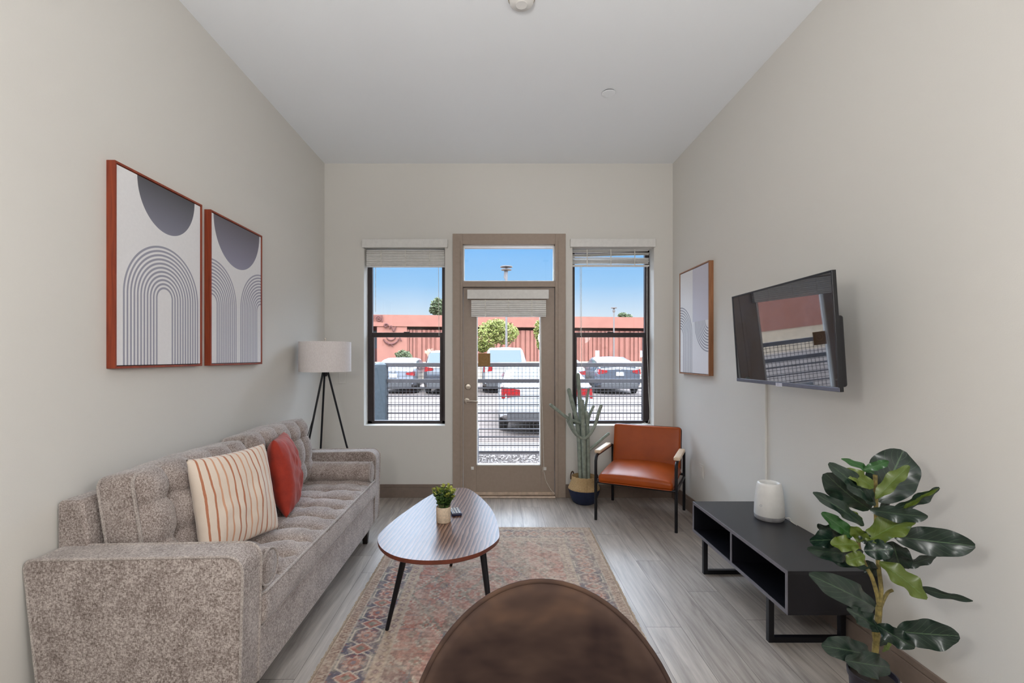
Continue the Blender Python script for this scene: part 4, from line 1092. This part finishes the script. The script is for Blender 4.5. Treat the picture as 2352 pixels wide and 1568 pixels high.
mb.build('wire_mesh',M['fence'],fe,smooth=False)
for x0,x1 in (((860-CX)*fk,(889-CX)*fk),((1477-CX)*fk,(1506-CX)*fk),(-3.9,-3.72),(.0-.79,-.79+.0)):
    if x1-x0<.01: continue
    mb=MB(); mb.box(x0,x1,-.09,.09,0,FZ(836)-GZ); c=((x0+x1)/2); mb.tube([(c,0,FZ(836)-GZ),(c,0,FZ(831)-GZ)],[.085,.05],20); mb.build('post',M['fence_post'],fe,smooth=False,bevel=.008)
# patio chair half hidden behind the door's left stile
pc=empty('patio_chair',(-.405,5.45,GZ+.06),rz=.05,label='grey metal patio chair, its edge showing at the left of the door glass',cat='chair')
g=simple('patio_grey',(120,122,128),.5,.3)
for s in (-1,1):
    MB().tube(cat([(s*.23,-.22,0),(s*.23,-.2,.25),(s*.23,-.2,.60),(s*.23,.1,.62),(s*.23,.2,.60)],False,4),.011,8).build('side_frame',g,pc)
    MB().tube([(s*.21,.26,0),(s*.21,.2,.4),(s*.21,.3,.85)],.011,8).build('rear_leg',g,pc)
MB().box(-.22,.22,-.2,.22,.40,.42).build('seat',g,pc,smooth=False); MB().box(-.21,.21,.235,.25,.5,.85).build('backrest',g,pc,smooth=False)
pc.scale=(.82,.82,1)
# CARS
def car(label,X,Y,L,Wd,prof,paint,plate=True,tail='side',heading=0,belt=.92,rearwin=None,cat_='car',name='parked_car',bed=None,bumper=True,lights=(.62,.84)):
    e=empty(name,(X,Y,GZ),rz=heading,label=label,cat=cat_)
    w=Wd/2; ys=[p[0]*L for p in prof]; zr=[p[1] for p in prof]
    def top(y):
        for i in range(len(ys)-1):
            if ys[i]<=y<=ys[i+1]: t=(y-ys[i])/(ys[i+1]-ys[i]+1e-9); return zr[i]*(1-t)+zr[i+1]*t
        return zr[-1]
    st_=sorted(set([round(v,3) for v in ys]+[round(L*k/16,3) for k in range(17)]))
    def sec(y):
        zt=top(y); end=min(1,min(y,L-y)/.35); ww=w*(.88+.12*math.sin(end*math.pi/2)); zb=.22+.10*(1-end)
        b=min(belt,zt-.02); g_=max(0,min(1,(zt-b)/.45))
        return [(0,zb),(ww*.8,zb),(ww*.97,zb+.08),(ww,zb+.3*(b-zb)),(ww*.995,zb+.75*(b-zb)),(ww*.965,b),(ww*(.965-.17*g_),b+(zt-b)*.86),(ww*(.90-.20*g_),zt-.012*1),(ww*.45,zt+.0),(0,zt+.015)]
    mb=MB(); n=10; vs=[]; fs=[]
    for y in st_:
        s_=sec(y); row=[(x,y,z) for x,z in s_]+[(-x,y,z) for x,z in reversed(s_[1:-1])]; vs+=row
    m=len(row)
    for i in range(len(st_)-1):
        for j in range(m): fs.append((i*m+j,i*m+(j+1)%m,(i+1)*m+(j+1)%m,(i+1)*m+j))
    fs.append(tuple(range(m-1,-1,-1))); fs.append(tuple((len(st_)-1)*m+j for j in range(m)))
    mb.add(vs,fs); mb.build('body',paint,e,ang=35,bevel=.0)
    gl=M['carglass']
    if rearwin:
        y0,y1,f0,f1=rearwin; mb=MB()
        za,zb_=top(y0*L),top(y1*L); off=.012
        mb.add([(-w*f0,y0*L-off,za+off),(w*f0,y0*L-off,za+off),(w*f1,y1*L-off,zb_+off),(-w*f1,y1*L-off,zb_+off)],[(0,1,2,3)]); mb.build('rear_window',gl,e,smooth=False)
    # side glass
    cab=[y for y in np.linspace(0,L,40) if top(y)>belt+.28]
    if cab:
        for s in (-1,1):
            mb=MB(); a,b=min(cab),max(cab); N=10; vs=[]
            for k in range(N+1):
                y=a+(b-a)*k/N; zt=top(y); g_=max(0,min(1,(zt-belt)/.45)); zz1=belt+(zt-belt)*.80
                vs.append((s*(w*.968+.006),y,belt+.03)); vs.append((s*(w*(.965-.17*g_*.93)+.008),y,zz1))
            mb.add(vs,[(2*k,2*k+2,2*k+3,2*k+1) for k in range(N)]); mb.build('side_window',gl,e,smooth=False)
    red=M['taillight']; z0,z1=lights
    for s in (-1,1):
        mb=MB(); x0,x1=(w*.56,w*.93); 
        mb.add([(s*x0,-.012,z0+.06),(s*x1,.02,z0),(s*(x1+.015),.16,z0+.04),(s*(x1+.01),.22,z1),(s*x1*.98,.03,z1),(s*x0,-.010,z1-.05)],[(0,1,4,5),(1,2,3,4)]); mb.build('tail_light',red,e,smooth=False)
    if bumper: MB().rbox((Wd*.82,.10,.20),.03,(4,1,1),M=Matrix.Translation((0,.02,.36))).build('bumper',M['cartrim'],e)
    if plate: MB().box(-.15,.15,-.022,-.012,z0-.06,z0+.09).build('license_plate',M['plate'],e,smooth=False,bevel=.003)
    mb=MB(); mb.tube([(.05*math.cos(a*.393),-.02,z1+.01+.033*math.sin(a*.393)) for a in range(17)],.005,6,False); mb.build('badge',M['nickel'],e)
    for s in (-1,1):
        for yy in (L*.19,L*.80):
            t=MB().lathe([(.0001,-.10),(.20,-.10),(.22,-.09),(.31,-.085),(.33,-.05),(.33,.08),(.30,.10),(.0001,.10)],n=28); Ry=Matrix.Rotation(math.radians(90*s),4,'Y'); t.v=[tuple(Ry@Vector(v)+Vector((s*(w-.11),yy,.33))) for v in t.v]
            t.build('wheel',M['tire'],e,ang=40)
    return e
M['carglass']=simple('car_glass',(60,72,80),.08,0,noise_amt=.05); M['cartrim']=simple('car_trim',(62,60,60),.6); M['plate']=simple('license_plate',(220,222,226),.5); M['tire']=simple('tire_rubber',(30,30,32),.8)
M['taillight']=simple('tail_light_lens',(132,18,20),.2,noise_amt=.15)
def paint(n,c,r=.25): 
    m=Mat('car_paint_'+n); f=m.noise(2); m.col(m.ramp(f,[(.3,tuple(x*.97 for x in c)),(.7,c)])); m.set(Roughness=r); m.b.inputs['Coat Weight'].default_value=.6; return m.m
pw,psl,pdk,pbl=paint('white',(156,156,157)),paint('silver',(112,114,120)),paint('charcoal',(44,42,46)),paint('slate',(62,66,74))
hatch=[(0,.60),(.004,.95),(.03,1.06),(.12,1.50),(.2,1.56),(.5,1.58),(.62,1.50),(.76,1.06),(.95,.90),(1,.62)]
sedan=[(0,.60),(.006,.92),(.03,1.00),(.13,1.04),(.26,1.38),(.40,1.45),(.55,1.43),(.72,1.02),(.94,.86),(1,.58)]
low=[(0,.60),(.006,.90),(.03,.96),(.11,1.00),(.24,1.24),(.40,1.31),(.55,1.29),(.72,.98),(.94,.84),(1,.58)]
prius=[(0,.60),(.004,.98),(.03,1.06),(.22,1.36),(.40,1.49),(.52,1.47),(.75,1.0),(.95,.80),(1,.55)]
suv=[(0,.6),(.004,1.0),(.02,1.10),(.07,1.66),(.12,1.74),(.5,1.76),(.62,1.68),(.74,1.16),(.95,1.05),(1,.7)]
truck=[(0,.6),(.002,1.15),(.004,1.18),(.36,1.18),(.365,1.2),(.40,1.82),(.44,1.90),(.60,1.90),(.70,1.28),(.96,1.16),(1,.8)]
car('white hatchback parked nearest the fence, rear to the glass door',.96,8.75,4.4,1.84,low,pw,rearwin=(.115,.235,.74,.60),lights=(.70,.92),belt=.88)
car('white pickup truck parked in the far row, seen through the door',(1163-CX)*18.9/F,18.9,5.6,2.0,truck,pw,rearwin=(.367,.398,.74,.70),cat_='truck',name='pickup_truck',lights=(.86,1.12),belt=1.15)
car('silver sedan parked in the far row behind the left fence post',(903-CX)*18.6/F,18.6,4.6,1.8,sedan,psl,rearwin=(.14,.25,.78,.66),lights=(.72,.9))
car('dark SUV parked in the far row at the right of the left window',(1026-CX)*18.2/F,18.2,4.7,1.9,suv,pdk,rearwin=(.022,.068,.80,.72),lights=(.9,1.1),belt=1.05)
car('silver sedan in the far row, left edge of the right window',(1300-CX)*19.4/F,19.4,4.6,1.8,sedan,psl,rearwin=(.14,.25,.78,.66),lights=(.72,.9))
car('charcoal hatchback with red tail lights centred in the right window',(1424-CX)*18.3/F,18.3,4.5,1.78,prius,pbl,rearwin=(.035,.20,.80,.70),lights=(.80,1.0))
# BUILDING
by0=40.; slope=.115
def bmat(c,n=.05): return simple('stucco',c,.9,noise_amt=n,nscale=2)
sA=simple('terracotta_stucco',(138,90,76),.9,noise_amt=.05,nscale=1.5); sB=simple('terracotta_panel',(134,86,73),.9,noise_amt=.06,nscale=1.5); sC=simple('recess_terracotta',(92,54,50),.9,noise_amt=.05)  # recess tone darkened to paint in the shade under the fascia; relief shares it
bd=empty('building',(0,by0,0),rz=math.atan(slope),label='long low terracotta building beyond the parking lot',cat='building')
def bz(y,d=40.): return H-(y-CY)*d/F
zt=bz(725); zb2=bz(742); zb3=bz(751); zb4=bz(758); zg=.7
def bxp(x): return (x-CX)*40./F
MB().box(-26,30,0,6,zb2,zt).build('parapet',sA,bd,smooth=False)
MB().box(-26,30,-.12,6,zb3,zb2).build('fascia',sA,bd,smooth=False)
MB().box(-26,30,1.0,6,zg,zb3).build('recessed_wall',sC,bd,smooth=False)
xw0,xw1=bxp(872),bxp(938)
MB().box(xw0,xw1,-.05,6,zg,zb2).build('smooth_wall',sA,bd,smooth=False)
MB().box(-26,bxp(855),-.05,6,zg,zb2).build('smooth_wall',sA,bd,smooth=False)
mb=MB(); x=xw1; 
rr_=random.Random(2)
while x<30:
    w_=rr_.choice([.16,.22,.3]); gp=rr_.choice([.08,.12,.2]); mb.box(x,x+w_,.10,.30,zg,zb4); x+=w_+gp
mb.box(xw1,30,.22,1.0,zg,zb4); mb.build('ribbed_cladding',sB,bd,smooth=False)
MB().box(bxp(855),bxp(872),.95,1.05,bz(800),bz(760)).build('window',M['carglass'],bd,smooth=False)
# wall relief: spirals and a curled figure
mb=MB()
def spiral(cx,cz,r,turns,sgn=1,y=-.13,rr=.05):
    mb.tube([(cx+sgn*(r*(1-t/40*.85))*math.cos(t/40*turns*6.28),y,cz+(r*(1-t/40*.85))*math.sin(t/40*turns*6.28)) for t in range(41)],rr,6)
spiral(bxp(858),bz(735),.24,1.6); spiral(bxp(876),bz(735),.24,1.6,-1); mb.box(bxp(850),bxp(884),-.16,-.10,bz(729),bz(727)); mb.box(bxp(883),bxp(884.5),-.16,-.1,bz(742),bz(727))
spiral(bxp(892),bz(750),.2,1.1,1,-.2,.06)
mb.tube([(bxp(900)+.42*t/6,-.12,bz(756)+.25*math.sin(t)) for t in range(8)],.06,6)
mb.tube([(bxp(903)+.62*math.cos(a),-.12,bz(776)+.55*math.sin(a)) for a in np.linspace(3.4,6.1,16)],.07,6)
mb.tube([(bxp(903)+.36*math.cos(a),-.12,bz(774)+.30*math.sin(a)) for a in np.linspace(3.3,6.2,14)],.05,6)
for a,b,c,d in ((895,786,898,794),(902,789,907,796),(922,776,926,784)): mb.tube([(bxp(a),-.12,bz(b)),(bxp(c),-.12,bz(d))],.05,6)
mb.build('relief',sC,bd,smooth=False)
# TREES
def leafcloud(mb,c,rad,n,size,mi=0,rnd=random):
    for k in range(n):
        while True:
            p=Vector((rnd.uniform(-1,1),rnd.uniform(-1,1),rnd.uniform(-1,1)))
            if .25<p.length<1: break
        p=Vector((p.x*rad[0],p.y*rad[1],p.z*rad[2]))+Vector(c)
        a=Vector((rnd.uniform(-1,1),rnd.uniform(-1,1),rnd.uniform(-1,1))).normalized()*size*rnd.uniform(.6,1.3); b=a.orthogonal().normalized()*size*.5
        mb.cur=mi if rnd.random()<.7 else mi+1
        mb.add([p-a,p+b,p+a,p-b],[(0,1,2,3)])
TM=[simple('palo_verde_leaf',(104,110,40),.8,noise_amt=.2),simple('palo_verde_leaf_pale',(134,130,70),.8,noise_amt=.2),simple('olive_leaf',(70,80,48),.8,noise_amt=.2),simple('grey_olive_leaf',(92,96,66),.8,noise_amt=.2)]
bark=simple('tree_bark',(120,96,74),.9)
def tree(label,x,y,d,zbase,clouds,mi,trunkpts,name='tree',n=700,size=.09,cat_='tree',tr=.09):
    base=P(x,y,d); base.z=zbase
    e=empty(name,base,label=label,cat=cat_)
    mb=MB()
    for (cx,cy,rx,rz) in clouds:
        c=P(cx,cy,d)-base; leafcloud(mb,c,(rx*d/F,min(rx,rz)*d/F,rz*d/F),n,size,mi)
    mb.build('foliage',TM,e,smooth=False)
    mb=MB()
    for pts in trunkpts: mb.tube([P(a,b,d)-base for a,b in pts],[tr*(1-.6*i/(len(pts)-1)) for i in range(len(pts))],7)
    mb.build('trunk',bark,e)
tree('yellow-green leafy tree seen through the left part of the door glass',1140,826,31,.75,[(1120,772,26,34),(1158,765,34,26),(1140,750,30,18),(1108,795,16,14)],0,[[(1140,830),(1136,800),(1125,770)],[(1142,830),(1150,795),(1165,765)],[(1144,830),(1160,800),(1180,780)]],n=1100,size=.10)
tree('yellow-green tree at the right edge of the door glass',1246,826,31,.75,[(1240,758,14,26),(1246,785,14,22)],0,[[(1248,830),(1246,800),(1240,760)]],n=600,size=.10)
tree('distant green tree rising over the building at the left window',1012,724,62,1.2,[(1006,700,16,16),(1012,712,14,14),(998,712,12,10)],2,[[(1010,760),(1010,710)]],n=500,size=.22)
tree('distant treetop over the building roof at the right window',1434,728,60,1.2,[(1430,724,10,6),(1442,727,10,5)],2,[[(1436,760),(1434,727)]],n=260,size=.2)
tree('small green shrub in front of the building at the left window',925,832,27,-.0+.1,[(925,814,18,10),(936,818,10,8)],2,[[(938,838),(932,822),(925,815)]],name='shrub',n=420,size=.08,cat_='shrub',tr=.05)
# bare tree
bt=P(990,832,28); bt.z=.3; e=empty('bare_tree',bt,label='leafless pale branching tree in the left window before the ribbed wall',cat='tree'); mb=MB(); rnd=random.Random(5)
def branch(p,dr,l,r,dep):
    q=p+dr*l; mb.tube([p,p.lerp(q,.5)+Vector((rnd.uniform(-.03,.03),0,0)),q],[r,r*.85,r*.7],5)
    if dep:
        for k in range(3):
            nd=(dr+Vector((rnd.uniform(-.8,.8),rnd.uniform(-.4,.4),rnd.uniform(-.1,.5)))).normalized(); branch(q,nd,l*rnd.uniform(.6,.82),r*.6,dep-1)
branch(Vector((0,0,0)),Vector((0,0,1)),.5,.05,5); mb.build('branches',simple('pale_bark',(196,168,146),.9),e)
# LAMP POSTS
def lamppost(label,x,ytop,d,discs,yb_=None):
    b=P(x,CY,d); b.z=GZ if d<26 else .9; zt_=H-(ytop-CY)*d/F-b.z
    e=empty('street_lamp',b,label=label,cat='street lamp'); k=d/F
    g=simple('lamp_post_paint',(120,112,108),.5,.4)
    MB().tube([(0,0,0),(0,0,zt_-38*k*discs)],[.07,.05],12).build('pole',g,e)
    if discs>=1:
        MB().lathe([(.0001,0),(14*k,-.02),(14*k,-.06),(.04,-.10),(.0001,-.1)],(0,0,zt_),24).build('upper_disc',g,e)
        MB().lathe([(.0001,0),(12*k,-.02),(12*k,-.05),(.04,-.10),(.0001,-.1)],(0,0,zt_-7*k),24).build('lower_disc',g,e)
        MB().tube([(0,0,zt_),(0,0,zt_-13*k),(0,0,zt_-38*k)],[.05,.09,.06],12).build('neck',g,e); MB().tube([(-3*k,0,zt_-10*k),(-4*k,0,zt_-26*k),(0,0,zt_-34*k)],.05,8).build('arm',g,e)
    else:
        MB().lathe([(.0001,.02),(7*k,-.0),(7*k,-.05),(.04,-.08),(.0001,-.08)],(0,0,zt_),24).build('disc',g,e)
        MB().tube([(0,0,zt_-.05),(0,0,zt_-8*k),(0,0,zt_-11*k)],[.05,.12,.07],10).build('neck',g,e)
lamppost('tall lamp post with two flat discs rising in front of the transom window',1163,611,26.5,1)
lamppost('lamp post with one flat disc standing before the building in the right window',1410,706,38,0)
for x,lab in ((1372,'small white sign on a post left of the charcoal hatchback'),(1475,'small white sign on a post at the right edge of the right window')):
    b=P(x,CY,27); b.z=.07; e=empty('post_sign',b,label=lab,cat='sign'); k=27/F
    MB().box(-.03,.03,-.03,.03,0,H-(822-CY)*k-b.z).build('post',bark,e,smooth=False); MB().box(-4.5*k,4.5*k,-.03,.03,H-(820-CY)*k-b.z,H-(805-CY)*k-b.z).build('panel',M['white'],e,smooth=False)
random.setstate(st)
# ------------------------------------------------------------------ ADDED FILL LIGHTS OUT OF VIEW
glow=bpy.data.materials.new('fill_pendant_glow'); glow.use_nodes=True; b=glow.node_tree.nodes['Principled BSDF']; b.inputs['Emission Color'].default_value=(1,.985,.965,1); b.inputs['Emission Strength'].default_value=51
for x,y,n_ in ((-.60,.10,'left'),(.98,.10,'right')):  # unseen globes added to brighten the walls at mid height
    e=empty('fill_pendant',(x,y,ZC),label='added white globe pendant out of view, brightening the walls, %s one'%n_,cat='pendant light')
    MB().tube([(0,0,0),(0,0,-1.38)],.004,8).build('cord',M['black'],e); MB().lathe([(.06,-.02),(.06,0)],n=24).build('canopy',M['black'],e)
    t=MB().lathe([(.0001,-1.70)]+[(.16*math.sin(a*math.pi/12),-1.54-.16*math.cos(a*math.pi/12)) for a in range(1,12)]+[(.0001,-1.38)],n=32); t.build('globe',glow,e)
# unseen uplighter added behind the viewer, stands in for flash bounced off the ceiling
UP=Vector((-.56,-.75,1.72)); e=empty('fill_uplighter',(UP.x,UP.y,0),label='added black uplighter with a tilted head behind the viewer, standing in for a bounced flash',cat='lamp')
MB().lathe([(.0001,.0),(.14,.0),(.14,.02),(.015,.03),(.012,UP.z-.22)],n=32).build('stand',M['black'],e)
aim=(Vector((0,1.95,ZC+.1))-UP).normalized(); q=aim.to_track_quat('Z','Y').to_matrix().to_4x4()
hd_=MB().lathe([(.0001,-.20),(.07,-.18),(.14,-.03),(.135,-.03),(.06,-.165),(.0001,-.175)],n=32); hd_.v=[tuple(q@Vector(v)+Vector((0,0,UP.z))) for v in hd_.v]; hd_.build('lamp_head',M['black'],e)
sl_=bpy.data.lights.new('fill_spot','SPOT'); sl_.energy=150; sl_.spot_size=math.radians(84); sl_.spot_blend=1; sl_.shadow_soft_size=.08; sl_.color=(1,.985,.965)
so_=bpy.data.objects.new('fill_spot',sl_); C.objects.link(so_); so_.location=UP; so_.rotation_euler=(-aim).to_track_quat('Z','Y').to_euler()
# ------------------------------------------------------------------ SUN + SKY
s=bpy.data.lights.new('sun','SUN'); s.energy=1.6; s.angle=.01; s.color=(1,.95,.88)
so=bpy.data.objects.new('sun',s); C.objects.link(so); el=math.radians(57); az=math.radians(-18)
dr=Vector((math.sin(az)*math.cos(el),-math.cos(az)*math.cos(el),math.sin(el))); so.rotation_euler=dr.to_track_quat('Z','Y').to_euler()
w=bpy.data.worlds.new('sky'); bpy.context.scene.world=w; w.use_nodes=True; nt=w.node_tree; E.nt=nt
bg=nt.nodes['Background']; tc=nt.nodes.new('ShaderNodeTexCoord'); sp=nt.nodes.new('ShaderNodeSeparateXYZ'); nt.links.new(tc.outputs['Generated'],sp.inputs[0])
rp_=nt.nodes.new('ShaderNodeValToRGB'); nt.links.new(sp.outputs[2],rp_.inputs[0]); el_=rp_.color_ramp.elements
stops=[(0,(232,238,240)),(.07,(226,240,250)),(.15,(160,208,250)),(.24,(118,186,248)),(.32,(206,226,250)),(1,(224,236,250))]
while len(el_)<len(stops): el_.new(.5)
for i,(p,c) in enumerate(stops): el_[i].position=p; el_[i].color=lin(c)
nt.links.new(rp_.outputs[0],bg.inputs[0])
# upper sky boosted above the window sight lines to push daylight indoors
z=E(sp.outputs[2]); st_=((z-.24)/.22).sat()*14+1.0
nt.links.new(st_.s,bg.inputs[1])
# ------------------------------------------------------------------ CAMERA
cam=bpy.data.cameras.new('camera'); co=bpy.data.objects.new('camera',cam); C.objects.link(co); co.location=(0,0,H); co.rotation_euler=(math.pi/2,0,0)
cam.sensor_width=36; cam.sensor_fit='HORIZONTAL'; cam.lens=F/2352*36; cam.shift_x=(1176-CX)/2352; cam.shift_y=(CY-784)/2352; cam.clip_start=.05; cam.clip_end=300
sc=bpy.context.scene; sc.camera=co
sc.view_settings.view_transform='Standard'; sc.view_settings.look='None'; sc.view_settings.gamma=1; sc.view_settings.exposure=0; sc.view_settings.use_curve_mapping=False
